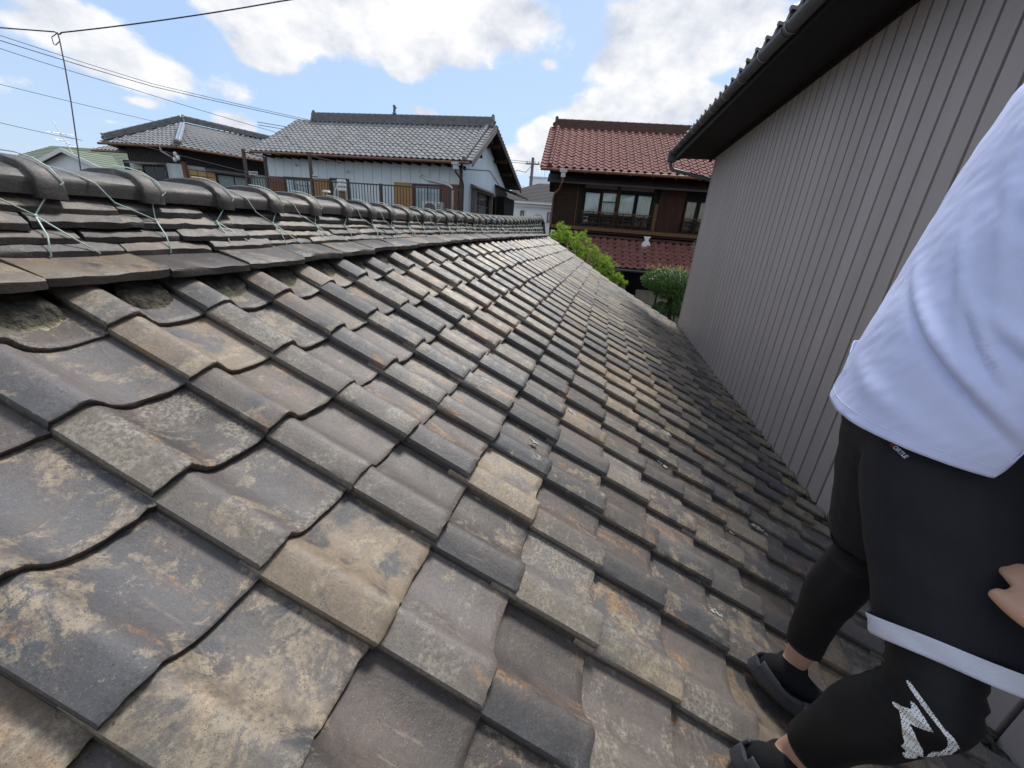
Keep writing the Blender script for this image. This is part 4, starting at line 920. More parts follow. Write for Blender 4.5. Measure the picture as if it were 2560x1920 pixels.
# ------------------------------------------------------------------ brown hipped house on the left
br = thing('brown_house', (-22, 20, 0), 'dark brown two storey house with grey hipped tile roof and amber paper windows', 'house')
A0, A1, A2 = Vector((-25.5, 17.55, 6.74)), Vector((-20.82, 17.59, 6.72)), Vector((-18.6, 21.43, 6.72)); AP = Vector((-23.3, 20.35, 8.30)); A3 = Vector((-21.0, 24.2, 8.15)); A4 = Vector((-28.5, 21.5, 6.74)); A5 = Vector((-24, 25.5, 6.72)); A6 = Vector((-15.5, 26.8, 6.72))
bt = simple_tile(.27, .28, .05, GREYTILE, 'roof_tile', th=.035, tilt=.035, seg=6)
def inside(p, poly, n):
    for k in range(len(poly)):
        a, c = poly[k], poly[(k + 1) % len(poly)]
        if (c - a).cross(p - a).dot(n) < -.02: return False
    return True
def face_field(a, c, poly, lim, seed):
    u = (c - a).normalized(); n_ = (poly[1] - poly[0]).cross(poly[2] - poly[0]).normalized()
    if n_.z < 0: n_ = -n_
    up = n_.cross(u); 
    if up.z < 0: up = -up
    tile_field(br, a - u * .3, u, -up, n_, int((c - a).length / .27) + 3, 16, .27, .28, bt, lim, keep=lambda cc, rr, p: inside(p - u * .135 + up * .10, poly, n_), seed=seed)
face_field(A0, A1, [A0, A1, AP], 140, 1); face_field(A1, A2, [A1, A6, A3, AP], 150, 2)
b = MB(); b.add([A0, A1, AP, A2, A3, A4, A5, A6], [(0, 1, 2), (1, 3, 7, 4, 2), (0, 2, 5), (2, 4, 6, 5), (4, 7, 6)])
for v in range(len(b.v)): b.v[v] = (b.v[v][0], b.v[v][1], b.v[v][2] - .05)
b.build('roof_deck', GREYRIDGE, br)
ridge_stack(br, A0 + Vector((.25, .15, .12)), AP + Vector((-.1, 0, .0)), .20, .26, GREYRIDGE, courses=2, cap_r=.07, ends=(1, 0)); ridge_stack(br, AP, A3, .20, .26, GREYRIDGE, courses=2, cap_r=.07)
b = MB(); d_ = (AP - A1).normalized(); sd_ = Vector((1, -.2, 0)).normalized(); b.prism([A1 + d_ * .35 + sd_ * -.22 + EZ * .03, A1 + d_ * .35 + sd_ * .22 + EZ * .03, A1 + d_ * .35 + sd_ * .12 + EZ * .16, A1 + d_ * .35 - sd_ * .12 + EZ * .16], d_ * 2.9); b.build('hip_flashing', ZINC, br)
b = MB(); b.tube([A1 + d_ * .3 + EZ * .14 - sd_ * .12, A1 + d_ * 3.2 + EZ * .14 - sd_ * .12], .05, 8); b.tube([A1 + d_ * .3 + EZ * .14 + sd_ * .12, A1 + d_ * 3.2 + EZ * .14 + sd_ * .12], .05, 8); b.build('hip_roll', ZINC, br, auto=50)
b = MB(); b.sphere(A1 + d_ * .25 + EZ * .1, .16, 9, 6, (1.2, 1, .8)); b.build('hip_end_ornament', GREYRIDGE, br, auto=50)
def wallquad(a, c, z0, z1, inset, mat, nm, t=.12):
    u = (c - a).normalized(); nn = Vector((u.y, -u.x, 0)); M = basis(Vector((a.x, a.y, 0)) - nn * inset, u, -nn, EZ); L_ = (Vector((c.x, c.y, 0)) - Vector((a.x, a.y, 0))).length
    b = MB(); b.box((0, 0, z0), (L_, t, z1), M); return b.build(nm, mat, br), M, L_
wl0, wl1 = Vector((-24.55, 17.55, 0)), Vector((-21.35, 17.6, 0)); wr0, wr1 = Vector((-21.2, 17.9, 0)), Vector((-18.8, 22.05, 0))
def clad(a, c, z0, z1, pitch, mat, nm):
    o_, M, L_ = wallquad(a, c, z0, z1, .45, mat, nm)
    b = MB(); n = int(L_ / pitch)
    for k in range(n): b.box((k * pitch, -.02, z0), (k * pitch + pitch * .55, 0, z1), M)
    b.build(nm + '_rib', mat, o_, kind='stuff'); return M, L_
ML, LL = clad(wl0, wl1, 6.0, 6.70, .12, DARKCLAD, 'upper_cladding'); MRt, LR = clad(wr0, wr1, 6.0, 6.70, .12, DARKCLAD, 'upper_cladding')
clad(wl0, wl1, 2.0, 5.99, .10, PALECLAD, 'lower_cladding'); clad(wr0, wr1, 2.0, 5.99, .10, PALECLAD, 'lower_cladding')
b = MB(); b.box((-.06, -.06, 2), (.10, .10, 6.1), basis(Vector((-21.28, 18.1, 0)), EX, EY, EZ)); b.build('corner_post', SHUTTERR, br)
b = MB(); b.prism([(-24.5, 18.3, 0), (-21.7, 18.3, 0), (-19.5, 22.2, 0), (-20.5, 25, 0), (-24.5, 25, 0)], (0, 0, 6.6)); b.build('wall_core', DARKCLAD, br)
def shoji(M, x, z, w, h, nx_, nz_):
    b = MB(); b.box((x, -.05, z), (x + w, -.02, z + h), M); f = b.build('paper_window', PAPER, br)
    for k in range(nx_ + 1): b = MB(); b.box((x + w * k / nx_ - .012, -.07, z), (x + w * k / nx_ + .012, -.052, z + h), M); b.build('muntin', BROWNSTEEL, f)
    for k in range(nz_ + 1): b = MB(); b.box((x, -.07, z + h * k / nz_ - .012), (x + w, -.0505, z + h * k / nz_ + .012), M); b.build('muntin', BROWNSTEEL, f)
shoji(ML, .05, 4.4, .72, 1.22, 3, 5); shoji(MRt, .32, 4.3, 1.15, 1.5, 3, 6)
window(br, ML @ Matrix.Translation((.85, -.02, 4.3)), 1.45, 1.55, .05, .08, BROWNSTEEL, 2, WOODGREY); window(br, MRt @ Matrix.Translation((1.5, -.02, 4.2)), 1.6, 1.6, .05, .08, BROWNSTEEL, 2, WOODGREY)
for M, x0, x1 in ((ML, .3, 2.3), (MRt, 1.05, 3.2)):
    b = MB(); b.prism([M @ Vector((x0, 0, 6.0)), M @ Vector((x0, -.5, 5.90)), M @ Vector((x0, -.5, 5.85)), M @ Vector((x0, 0, 5.93))], M.to_3x3() @ Vector((x1 - x0, 0, 0))); b.build('window_hood', WOODGREY, br)
b = MB(); b.tube([A0 + Vector((-.1, -.05, -.08)), A1 + Vector((0, -.05, -.08))], .055, 8); b.build('gutter', COPPER, br, auto=50)
b = MB(); b.tube([A1 + Vector((0, -.05, -.08)), A1 + (A2 - A1) * 1.3 + Vector((.05, 0, -.08))], .055, 8); b.build('gutter', COPPER, br, auto=50)
b = MB(); b.tube([(-21.75, 17.5, 6.62), (-21.75, 17.5, 6.45), (-21.5, 17.75, 6.25), (-21.45, 17.9, 6.1)], .05, 8); b.build('downpipe', GALV, br, auto=50)
for s_, z in ((0, 6.35), (.12, 6.2), (-.08, 6.12)):
    b = MB(); b.sphere((-21.0 + s_, 17.55, z), .10, 8, 6, (.8, .8, 1.2)); b.build('insulator', WHITEMETAL, br, smooth=True)
# low annex at the left end of the brown house
an = thing('annex_house', (-27, 20.5, 0), 'narrow brown annex with small grey tile roof left of the hipped house', 'house')
box_part('wall', (-27.2, 19.6, 0), (-25.2, 23, 6.2), DARKCLAD, an); box_part('pale_panel', (-27.0, 19.56, 4.9), (-26.2, 19.6, 5.6), PALECLAD, an)
box_part('paper_window', (-26.15, 19.54, 4.9), (-25.55, 19.59, 6.3), PAPER, an)
for k in range(3): box_part('muntin', (-26.15 + k * .29, 19.52, 4.9), (-26.12 + k * .29, 19.538, 6.3), BROWNSTEEL, an)
b = MB(); b.prism([(-28.3, 19.0, 6.55), (-28.3, 21, 7.3), (-28.3, 23.5, 6.6), (-28.3, 23.5, 6.5), (-28.3, 21, 7.2), (-28.3, 19.0, 6.45)], (3.4, 0, 0)); b.build('roof_deck', GREYRIDGE, an)
sa = math.atan2(.75, 2.0)
for c in range(12):
    for r_ in range(7):
        vv = Vector((0, math.cos(sa), math.sin(sa))); link('roof_tile', bt, an, M=basis(Vector((-28.25 + (c + 1) * .27, 19.0, 6.58)) + vv * (r_ * .28), Vector((1, 0, 0)), -vv, Vector((0, -math.sin(sa), math.cos(sa)))))
b = MB(); b.tube([(-28.3, 18.94, 6.5), (-24.9, 18.94, 6.5)], .055, 8); b.build('gutter', COPPER, an, auto=50)

# ------------------------------------------------------------------ green roofed house far left
gh = thing('green_roofed_house', (-45, 30, 0), 'white walled house with moss green slate roof and white edged gable far left', 'house')
def slope(parent, a, c, d_, e, rows, mat, nm='slate_course', th=.03):
    """Slope with corners a,c at the eave and d_,e at the ridge (above c and a), as stepped courses."""
    for k in range(rows):
        t0, t1 = k / rows, (k + 1) / rows + .004; p = [a.lerp(e, t0), c.lerp(d_, t0), c.lerp(d_, t1), a.lerp(e, t1)]
        n_ = (p[1] - p[0]).cross(p[3] - p[0]).normalized(); n_ = n_ if n_.z > 0 else -n_
        b = MB(); b.add([p[0] + n_ * th, p[1] + n_ * th, p[2] + n_ * .002, p[3] + n_ * .002, p[0] - n_ * .02, p[1] - n_ * .02, p[2] - n_ * .02, p[3] - n_ * .02], [(0, 1, 2, 3), (7, 6, 5, 4), (0, 4, 5, 1), (1, 5, 6, 2), (2, 6, 7, 3), (3, 7, 4, 0)]); b.build(nm, mat, parent)
ga, gc, gd, ge = Vector((-51.2, 26.4, 6.10)), Vector((-37.5, 26.4, 6.05)), Vector((-39.6, 29.6, 7.95)), Vector((-48.6, 29.6, 8.05))
slope(gh, ga, gc, gd, ge, 15, GREENROOF)
b = MB(); b.add([ga, ge, Vector((-51.2, 33, 6.1)), gd, gc, Vector((-37.5, 33, 6.05))], [(0, 2, 1), (1, 2, 5, 3), (3, 5, 4)]); b.build('rear_roof', GREENROOF, gh)
box_part('wall', (-50.6, 27.0, 0), (-38, 32.5, 6.05), CREAM, gh)
b = MB(); b.tube([ga + Vector((0, -.05, -.1)), Vector((-45.2, 26.35, 5.98))], .07, 8); b.build('gutter', BLACKWOOD, gh, auto=50)
# front gable wing
wa, wb_, wc = Vector((-45.1, 25.2, 5.85)), Vector((-40.6, 25.2, 7.35)), Vector((-38.2, 25.2, 6.40))
wc = Vector((-36.1, 25.2, 5.85))
back_ = Vector((0, 4.2, 0))
slope(gh, wa, wa + back_, wb_ + back_, wb_, 9, GREENROOF); slope(gh, wc, wc + back_, wb_ + back_, wb_, 9, GREENROOF)
b = MB(); b.prism([Vector((-44.6, 25.6, 5.9)), Vector((-36.6, 25.6, 5.9)), Vector((-40.6, 25.6, 7.22))], (0, .1, 0)); b.box((-44.6, 25.6, 0), (-36.6, 25.72, 5.9)); b.build('gable_wall', CREAM, gh)
for a, c in ((wa, wb_), (wc, wb_)):
    b = MB(); b.prism([a + EZ * .02, c + EZ * .02, c - EZ * .26, a - EZ * .24], (0, -.06, 0)); b.build('bargeboard', WHITEMETAL, gh)
b = MB(); b.prism([wa + Vector((.1, .0, -.05)), wa + Vector((.75, .3, -.05)), wa + Vector((.75, .3, -.4)), wa + Vector((.5, .3, -.5))], (0, .3, 0)); b.build('eave_return', WHITEMETAL, gh)
# dark roof corner at the far left edge, with its own antenna mast
nb = thing('dark_roofed_house', (-56, 26, 0), 'dark tile roof corner peeping in at the far left edge', 'house')
box_part('wall', (-60, 26, 0), (-53.6, 31, 5.9), CREAM, nb)
slope(nb, Vector((-61, 25.4, 6.0)), Vector((-52.9, 25.4, 6.0)), Vector((-55.2, 28.4, 7.6)), Vector((-61, 28.4, 7.6)), 9, DARKSHINGLE)
b = MB(); b.add([Vector((-52.9, 25.4, 6.0)), Vector((-52.9, 31.5, 6.0)), Vector((-55.2, 28.4, 7.6))], [(0, 1, 2)]); b.build('hip_roof', DARKSHINGLE, nb)
def antenna(base, top_, arms, label, group='television antennas on masts', name='antenna', r_=.025):
    t = thing(name, base, label, 'antenna', group)
    b = MB(); b.tube([base, top_], r_, 6); b.build('mast', GALV, t)
    base, top_ = Vector(base), Vector(top_)
    for (f, half, tilt) in arms:
        p = base.lerp(top_, f); b = MB(); b.tube([p + Vector((-half, 0, -tilt)), p + Vector((half, 0, tilt))], r_ * .7, 6)
        n = max(3, int(half * 6))
        for k in range(n): x = -half + 2 * half * k / (n - 1); q = p + Vector((x, 0, tilt * x / half)); b.tube([q + Vector((0, -.22, 0)), q + Vector((0, .22, 0))], r_ * .4, 5)
        b.build('yagi_arm', GALV, t)
    return t
antenna((-50.4, 26.9, 6.3), (-51.9, 26.9, 9.0), [(.93, .9, -.08), (.35, .8, -.05)], 'slim leaning television antenna mast above the dark roof at the far left')
antenna((-39.2, 25.0, 6.9), (-40.3, 25.0, 9.1), [(.62, .9, -.05), (.35, .6, -.2)], 'bent television antenna mast between the green roof and the brown annex')
antenna((-6.9, 29.0, 6.3), (-6.9, 29.0, 7.1), [(.9, .75, -.05)], 'low comb shaped television antenna left of the far grey hip roof', r_=.02)

# ------------------------------------------------------------------ far white house with dark hip roof, roof box, utility pole
fh = thing('far_white_house', (-5, 33, 0), 'distant white rendered house with dark grey hip roof between the two tiled houses', 'house')
b = MB(); b.box((-9.0, 30.05, 0), (-1.5, 36, 6.0)); b.build('wall', CREAM, fh)
slope(fh, Vector((-9.3, 29.6, 6.06)), Vector((-1.2, 29.6, 6.06)), Vector((-4.3, 32.4, 7.55)), Vector((-5.7, 32.4, 7.55)), 14, DARKSHINGLE, 'shingle_course', .02)
b = MB(); b.add([Vector((-9.3, 29.6, 6.06)), Vector((-9.3, 36.4, 6.06)), Vector((-5.7, 32.4, 7.55)), Vector((-4.3, 32.4, 7.55)), Vector((-1.2, 36.4, 6.06)), Vector((-1.2, 29.6, 6.06))], [(0, 2, 1), (1, 2, 3, 4), (3, 5, 4)]); b.build('hip_roof', DARKSHINGLE, fh)
box_part('fascia', (-9.3, 29.55, 5.95), (-1.2, 29.62, 6.075), WHITEMETAL, fh); box_part('soffit_band', (-9.2, 29.75, 5.80), (-1.3, 30.05, 5.94), CREAM, fh)
for x, z, w_, h_ in ((-4.52, 4.85, .26, .66), (-6.45, 5.08, .26, .42)):
    f = window(fh, Matrix.Translation((x, 30.05, z)), w_, h_, .03, .05, BROWNSTEEL, 1, DARKROOM)
    b = MB(); b.box((x - .07, 30.0, z - .07), (x + w_ + .07, 30.049, z - .01)); b.box((x - .07, 30.0, z + h_ + .01), (x + w_ + .07, 30.049, z + h_ + .07)); b.box((x - .07, 30.0, z - .01), (x - .01, 30.049, z + h_ + .01)); b.box((x + w_ + .01, 30.0, z - .01), (x + w_ + .07, 30.049, z + h_ + .01)); b.build('window_trim', WHITEMETAL, f)
bx = thing('roof_penthouse', (-7.6, 42, 0), 'small pale concrete roof box rising behind the distant hip roof', 'building')
box_part('penthouse_wall', (-8.4, 42, 0), (-6.2, 44, 9.0), CREAM, bx); box_part('penthouse_cornice', (-8.45, 41.95, 9.0), (-6.15, 44.05, 9.15), PALECLAD, bx)
for x in (-7.0, -6.5): b = MB(); b.tube([(x, 42.5, 9.1), (x - .15, 42.5, 11.2)], .02, 5); b.build('mast', GALV, bx)
up = thing('utility_pole', (-7.43, 38, 0), 'concrete utility pole with one crossarm above the distant hip roof', 'utility pole')
b = MB(); b.tube([(-7.43, 38, 0), (-7.43, 38, 10.1)], [.17, .12], 12); b.build('pole', CONC, up, auto=50)
b = MB(); b.box((-8.0, 37.85, 9.55), (-6.8, 37.93, 9.65), Matrix.Translation((0, 0, 0))); b.build('crossarm', CONC, up)
for x in (-7.9, -7.65, -7.2, -6.9): b = MB(); b.tube([(x, 37.89, 9.65), (x, 37.89, 9.82)], .05, 7); b.build('insulator', WHITEMETAL, up)
b = MB(); b.tube([(-7.5, 37.8, 9.4), (-7.9, 37.6, 8.9), (-8.6, 37.4, 9.0), (-9.1, 37.2, 8.7)], .025, 5); b.build('hanging_lead', CABLE, up)

# ------------------------------------------------------------------ overhead cables
def cable(pts, r_, label, sag=0., name='overhead_cable', mat=CABLE, group='overhead cables'):
    pts = [Vector(p) for p in pts]; out_ = []
    for k in range(len(pts) - 1):
        for s_ in range(12):
            t = s_ / 12; p = pts[k].lerp(pts[k + 1], t); p.z -= sag * 4 * t * (1 - t); out_.append(p)
    out_.append(pts[-1]); b = MB(); b.tube(out_, r_, 5); o_ = b.build(name, mat, None, smooth=True); return tag(o_, label, 'cable', group)
cable([(-12.5, 3.0, 5.85), (-7.19, 4.76, 6.01), (-7.12, 4.78, 6.01), (-4.49, 5.53, 6.58), (3.0, 7.6, 8.3)], .0075, 'nearest overhead cable, kinked at the hanging lead and rising to the right', .02)
dl = MB(); dl.tube([(-7.17, 4.77, 6.01), (-7.12, 4.74, 5.93), (-7.00, 4.64, 5.62), (-6.88, 4.52, 5.2), (-6.62, 4.25, 4.40), (-6.4, 4.0, 3.6), (-6.35, 3.95, 0)], .0065, 6)
dl.tube([(-7.18, 4.77, 6.0), (-7.24, 4.74, 5.95), (-7.24, 4.74, 5.88), (-7.18, 4.72, 5.86), (-7.12, 4.73, 5.90)], .005, 5)
tag(dl.build('hanging_lead', CABLE, None, smooth=True), 'thin vertical lead dropping from the kink in the nearest cable behind the ridge', 'cable')
cable([(-32, 2, 10.2), (-22.01, 12.85, 9.19), (-20.08, 16.38, 8.84), (-15.7, 20.44, 8.57)], .010, 'upper cable of the twin pair ending at the grey tile ridge', .02)
cable([(-32, 2, 10.0), (-22.0, 12.85, 9.03), (-20.08, 16.38, 8.74), (-15.7, 20.44, 8.50)], .013, 'thicker lower cable of the twin pair ending at the grey tile ridge', .02)
cable([(-32, 2, 9.6), (-21.94, 12.7, 8.76), (-19.88, 15.14, 8.35), (-15.9, 19.2, 7.60)], .010, 'single cable under the twin pair running to the grey roof slope', .03)
cable([(-35, 2, 8.9), (-24.86, 14.02, 8.08), (-23.5, 19.72, 7.98), (-22, 26, 8.3)], .010, 'faint cable passing above the brown hipped roof', .02)
cable([(-42, 4, 8.0), (-30.78, 16.88, 7.27), (-34.59, 22.78, 7.54), (-40, 25, 8.2)], .014, 'lowest cable at left reaching the bent antenna mast', .03)
for k, z in enumerate((9.75, 9.60)):
    cable([(-7.6, 37.9, z), (-12.5, 33.0, z - .15), (-22, 24, z - .6)], .018, ('upper' if k == 0 else 'lower') + ' wire running left from the utility pole crossarm', .1)
cable([(-6.9, 37.9, 9.7), (8, 33, 9.3)], .016, 'wire running right from the utility pole behind the red roof', .2)
cable([(-13.2, 9.5, 5.6), (-11.15, 15.2, 5.02), (-10.9, 15.3, 5.0)], .007, 'thin grey wire stretched just above the ridge caps to the service bracket', .02)

# ------------------------------------------------------------------ pine and clipped holly beyond the gable
pine = thing('pine_tree', (-.4, 12.0, 0), 'bright green pine leaning along the verge of the old roof before the red house', 'tree')
b = MB(); b.tube([(-.9, 12.5, 0), (-.8, 12.4, 1.5), (-.7, 12.2, 2.6), (-.9, 12.0, 3.5), (-1.1, 11.9, 3.9)], [.13, .11, .09, .06, .03], 10); b.build('trunk', BARK, pine, auto=60)
q = random.Random(21); tufts = []
CLP = [((-1.30, 11.9, 4.12), .30), ((-.88, 11.9, 3.98), .34), ((-.55, 11.8, 3.72), .32), ((-.20, 11.8, 3.52), .30), ((.10, 11.7, 3.34), .26), ((.34, 11.7, 3.12), .20), ((.52, 11.6, 2.95), .12), ((-.9, 12.3, 3.6), .35), ((-.3, 12.2, 3.2), .35), ((-1.55, 12.0, 3.95), .25), ((-.1, 12.1, 3.0), .3), ((.12, 11.6, 2.9), .25)]
for c, r_ in CLP:
    b = MB(); b.tube([(-.75, 12.3, 2.4 + (c[2] - 3) * .5), ((c[0] - .75) / 2, 12.1, (c[2] + 2.7) / 2), (c[0], c[1], c[2] - .05)], [.035, .025, .012], 6); b.build('branch', BARK, pine)
b = MB()
for c, r_ in CLP:
    for _ in range(int(70 * r_ / .3)):
        d_ = Vector((q.gauss(0, 1), q.gauss(0, 1), q.gauss(0, .75))).normalized(); p = Vector(c) + d_ * r_ * (q.random() ** .45)
        ax = (d_ * .5 + Vector((0, 0, .9))).normalized()
        for _ in range(26):
            dd = (ax + Vector((q.gauss(0, .75), q.gauss(0, .75), q.gauss(0, .55)))).normalized(); L_ = q.uniform(.06, .105); sd_ = dd.cross(Vector((q.gauss(0, 1), q.gauss(0, 1), q.gauss(0, 1)))).normalized() * .0042
            b.add([p - sd_, p + sd_, p + dd * L_ + sd_ * .4, p + dd * L_ - sd_ * .4], [(0, 1, 2, 3)])
me = b.mesh('crown', PINE); link('crown', me, pine)
def leaf_cloud(b, c, rad, n, q, size, shell=.55):
    for _ in range(n):
        d_ = Vector((q.gauss(0, 1), q.gauss(0, 1), q.gauss(0, 1))).normalized(); k = shell + (1 - shell) * q.random() ** .5
        lump = 1 + .10 * noise.noise(d_ * 3.1 + Vector(c))
        p = Vector(c) + Vector((d_.x * rad[0], d_.y * rad[1], d_.z * rad[2])) * k * lump
        n_ = (d_ + Vector((q.gauss(0, .6), q.gauss(0, .6), q.gauss(.25, .6)))).normalized(); t = n_.cross(Vector((q.gauss(0, 1), q.gauss(0, 1), q.gauss(0, 1)))).normalized(); s_ = n_.cross(t); L_ = size * q.uniform(.7, 1.3)
        b.add([p - t * L_, p + s_ * L_ * .5 + n_ * L_ * .12, p + t * L_, p - s_ * L_ * .5 + n_ * L_ * .12], [(0, 1, 2, 3)])
def shrub(name, base, trunk, blobs, label, cat, n, size, seed, young=None):
    t = thing(name, base, label, cat); b = MB()
    for tr in trunk: b.tube(tr[0], tr[1], 8)
    b.build('trunk', BARK, t, auto=60); q = random.Random(seed); b = MB()
    for c, rad, w_ in blobs: leaf_cloud(b, c, rad, int(n * w_), q, size)
    link('crown', b.mesh('crown', LEAF), t)
    if young:
        b = MB()
        for _ in range(young[1]):
            c, rad = young[0]; p = Vector((c[0] + q.uniform(-1, 1) * rad[0], c[1] + q.uniform(-1, 1) * rad[1] * .6, c[2] + q.uniform(0, rad[2]))); hgt = q.uniform(.04, .12)
            for k in range(6):
                d_ = Vector((q.gauss(0, 1), q.gauss(0, 1), q.uniform(.3, 1.4))).normalized() * .03; s_ = d_.cross(Vector((0, 0, 1))).normalized() * .012; pp = p + EZ * hgt * k / 6
                b.add([pp, pp + d_ * .5 + s_, pp + d_, pp + d_ * .5 - s_], [(0, 1, 2, 3)])
        link('young_shoots', b.mesh('young_shoots', LEAFY), t)
    return t
shrub('holly_tree', (2.0, 12.3, 0), [([(2.25, 12.3, 0), (2.2, 12.3, 1.2), (2.0, 12.3, 2.2), (1.9, 12.3, 2.9)], [.11, .09, .07, .05]), ([(2.2, 12.3, 1.3), (1.8, 12.3, 1.9), (1.7, 12.2, 2.1)], [.06, .05, .03])],
      [((1.85, 12.3, 3.10), (.82, .6, .36), .62), ((2.0, 12.3, 2.85), (.6, .6, .28), .2), ((1.75, 12.2, 2.28), (.30, .35, .26), .14), ((2.25, 12.2, 2.45), (.4, .4, .3), .2)],
      'clipped dark green holly tree with cloud crown between the old roof and siding', 'tree', 9000, .034, 31, (((1.85, 12.2, 3.38), (.75, .5, .12)), 60))
shrub('azalea_bush', (1.9, 11.6, 0), [([(1.9, 11.6, 0), (1.9, 11.6, .8), (1.8, 11.6, 1.2)], [.05, .04, .02])], [((1.9, 11.7, 1.5), (.8, .6, .45), 1.0)], 'low dark bush in the shade under the clipped holly', 'bush', 3500, .03, 32)

# ------------------------------------------------------------------ person standing on the roof at the right
def P(x, y, z): return Vector((x, y, z))
def organic(name, chains, vox, mat, parent=None, smooth_it=6, extra=None, noisefn=None):
    """One continuous skin grown round chains of (point, radius): overlapping tapered tubes fused by a voxel remesh."""
    b = MB()
    for ch, caps in chains:
        for k in range(len(ch) - 1):
            (p, r0), (q_, r1) = ch[k], ch[k + 1]; b.tube([p, q_], [r0, r1], 20)
        for k, (p, r0) in enumerate(ch):
            if 0 < k < len(ch) - 1 or (k == 0 and caps[0]) or (k == len(ch) - 1 and caps[1]): b.sphere(p, r0, 20, 12)
    if extra: extra(b)
    me = b.mesh(name + '_cage', mat); o = bpy.data.objects.new('cage', me); COL.objects.link(o)
    m = o.modifiers.new('r', 'REMESH'); m.mode = 'VOXEL'; m.voxel_size = vox; m.use_smooth_shade = True
    m2 = o.modifiers.new('s', 'SMOOTH'); m2.factor = .5; m2.iterations = smooth_it
    dg = bpy.context.evaluated_depsgraph_get(); me2 = bpy.data.meshes.new_from_object(o.evaluated_get(dg))
    bpy.data.objects.remove(o); bpy.data.meshes.remove(me); me2.name = name
    if not me2.materials: me2.materials.append(mat)
    if noisefn:
        for v in me2.vertices: v.co = noisefn(v.co.copy(), v.normal.copy())
        me2.update()
    me2.polygons.foreach_set('use_smooth', [True] * len(me2.polygons))
    return me2
person = thing('person', (.66, .88, 2.87), 'person in white tee shirt, black shorts over leggings and dark clogs standing on the roof', 'person')
RHIP, LHIP = P(.665, .785, 3.73), P(.685, .985, 3.75)
RKNE, LKNE = P(.660, .605, 3.395), P(.775, 1.015, 3.375)
RANK, LANK = P(.590, .705, 3.005), P(.735, 1.010, 2.955)
PEL = P(.69, .89, 3.80); BELLY = P(.72, .89, 4.02); CHEST = P(.785, .89, 4.26); NECK = P(.85, .89, 4.47); HEADC = P(.90, .885, 4.625)
RSH, LSH = P(.80, .705, 4.29), P(.83, 1.065, 4.42)
REL, LEL = P(.80, .555, 3.975), P(.93, 1.17, 4.06)
RWR, LWR = P(.678, .488, 3.656), P(1.02, 1.12, 3.84)
# hands: palm, four fingers of different length, thumb leaving the side of the palm
def hand(w, d, palm_n, thumb, flex=.35):
    """Chains for a hand at wrist w pointing along d, palm facing palm_n, thumb leaving towards thumb."""
    d = d.normalized(); thumb = (thumb - d * thumb.dot(d)).normalized(); palm_n = d.cross(thumb) if palm_n.dot(d.cross(thumb)) > 0 else -d.cross(thumb)
    ch = []
    for k, (off, ln, r0) in enumerate(((.031, .070, .0104), (.0105, .079, .0106), (-.0105, .074, .0102), (-.030, .058, .0092))):
        a = w + d * .012 + thumb * off * .55; kn = w + d * (.088 - .004 * abs(k - 1)) + thumb * off
        ch.append(([(a, .017), (kn, .0135)], (True, True)))
        p = kn; dd = d.copy(); pts = [(kn, r0 * 1.12)]
        for s_, f in enumerate((.45, .32, .25)):
            dd = (dd + palm_n * (flex + .12 * s_ * flex)).normalized(); p = p + dd * ln * f; pts.append((p, r0 * (1 - .05 * (s_ + 1))))
        ch.append((pts, (True, True)))
    t0 = w + d * .022 + thumb * .018; t1 = w + d * .048 + thumb * .040; t2 = w + d * .074 + thumb * .053 + palm_n * .005; t3 = w + d * .096 + thumb * .058 + palm_n * .009
    ch.append(([(t0, .020), (t1, .0165), (t2, .0142), (t3, .0128)], (True, True))); return ch
THUMBD = P(-.78, .35, .10)
HEEL_L, HEEL_R = roof_pt(1.02, 8.27, .012), roof_pt(-.16, 7.58, .012); DIR_L, DIR_R = (RD + RU * -.18).normalized(), (RD + RU * -.10).normalized()
body = [([(RHIP, .072), (RKNE, .052), ], (True, True)), ([(LHIP, .072), (LKNE, .052)], (True, True)),
        ([(RKNE, .052), (RKNE.lerp(RANK, .30) + P(-.016, .008, 0), .053), (RKNE.lerp(RANK, .7), .040), (RANK, .0315), (RANK + P(.0, 0, -.03), .030)], (True, True)),
        ([(LKNE, .052), (LKNE.lerp(LANK, .30) + P(-.018, .004, 0), .053), (LKNE.lerp(LANK, .7), .040), (LANK, .0315), (LANK + P(.0, 0, -.03), .030)], (True, True)),
        ([(RANK + P(0, 0, -.03), .029), (HEEL_R + DIR_R * .052 + RN * .049, .026), (HEEL_R + DIR_R * .13 + RN * .052, .025), (HEEL_R + DIR_R * .22 + RN * .044, .019)], (True, True)), ([(LANK + P(0, 0, -.03), .029), (HEEL_L + DIR_L * .052 + RN * .049, .026), (HEEL_L + DIR_L * .13 + RN * .052, .025), (HEEL_L + DIR_L * .22 + RN * .044, .019)], (True, True)),
        ([(PEL + P(0, -.06, 0), .092), (PEL + P(0, .06, 0), .092)], (True, True)), ([(PEL, .095), (BELLY, .105), (CHEST, .118), (NECK, .062), (HEADC + P(-.02, 0, -.08), .056)], (True, True)),
        ([(CHEST + P(0, -.07, .02), .10), (CHEST + P(0, .07, .02), .10)], (True, True)), ([(RSH, .056), (LSH, .056)], (True, True)),
        ([(RSH, .054), (REL, .041), (RWR, .028)], (True, True)), ([(LSH, .054), (LEL, .041), (LWR, .028)], (True, True))]
body += hand(RWR, P(.018, .16, .040), P(.8, .1, -.5), P(-.75, .25, -.25), .16); body += hand(LWR, P(.25, -.15, -1), P(0, -1, 0), P(.8, -.3, 0))
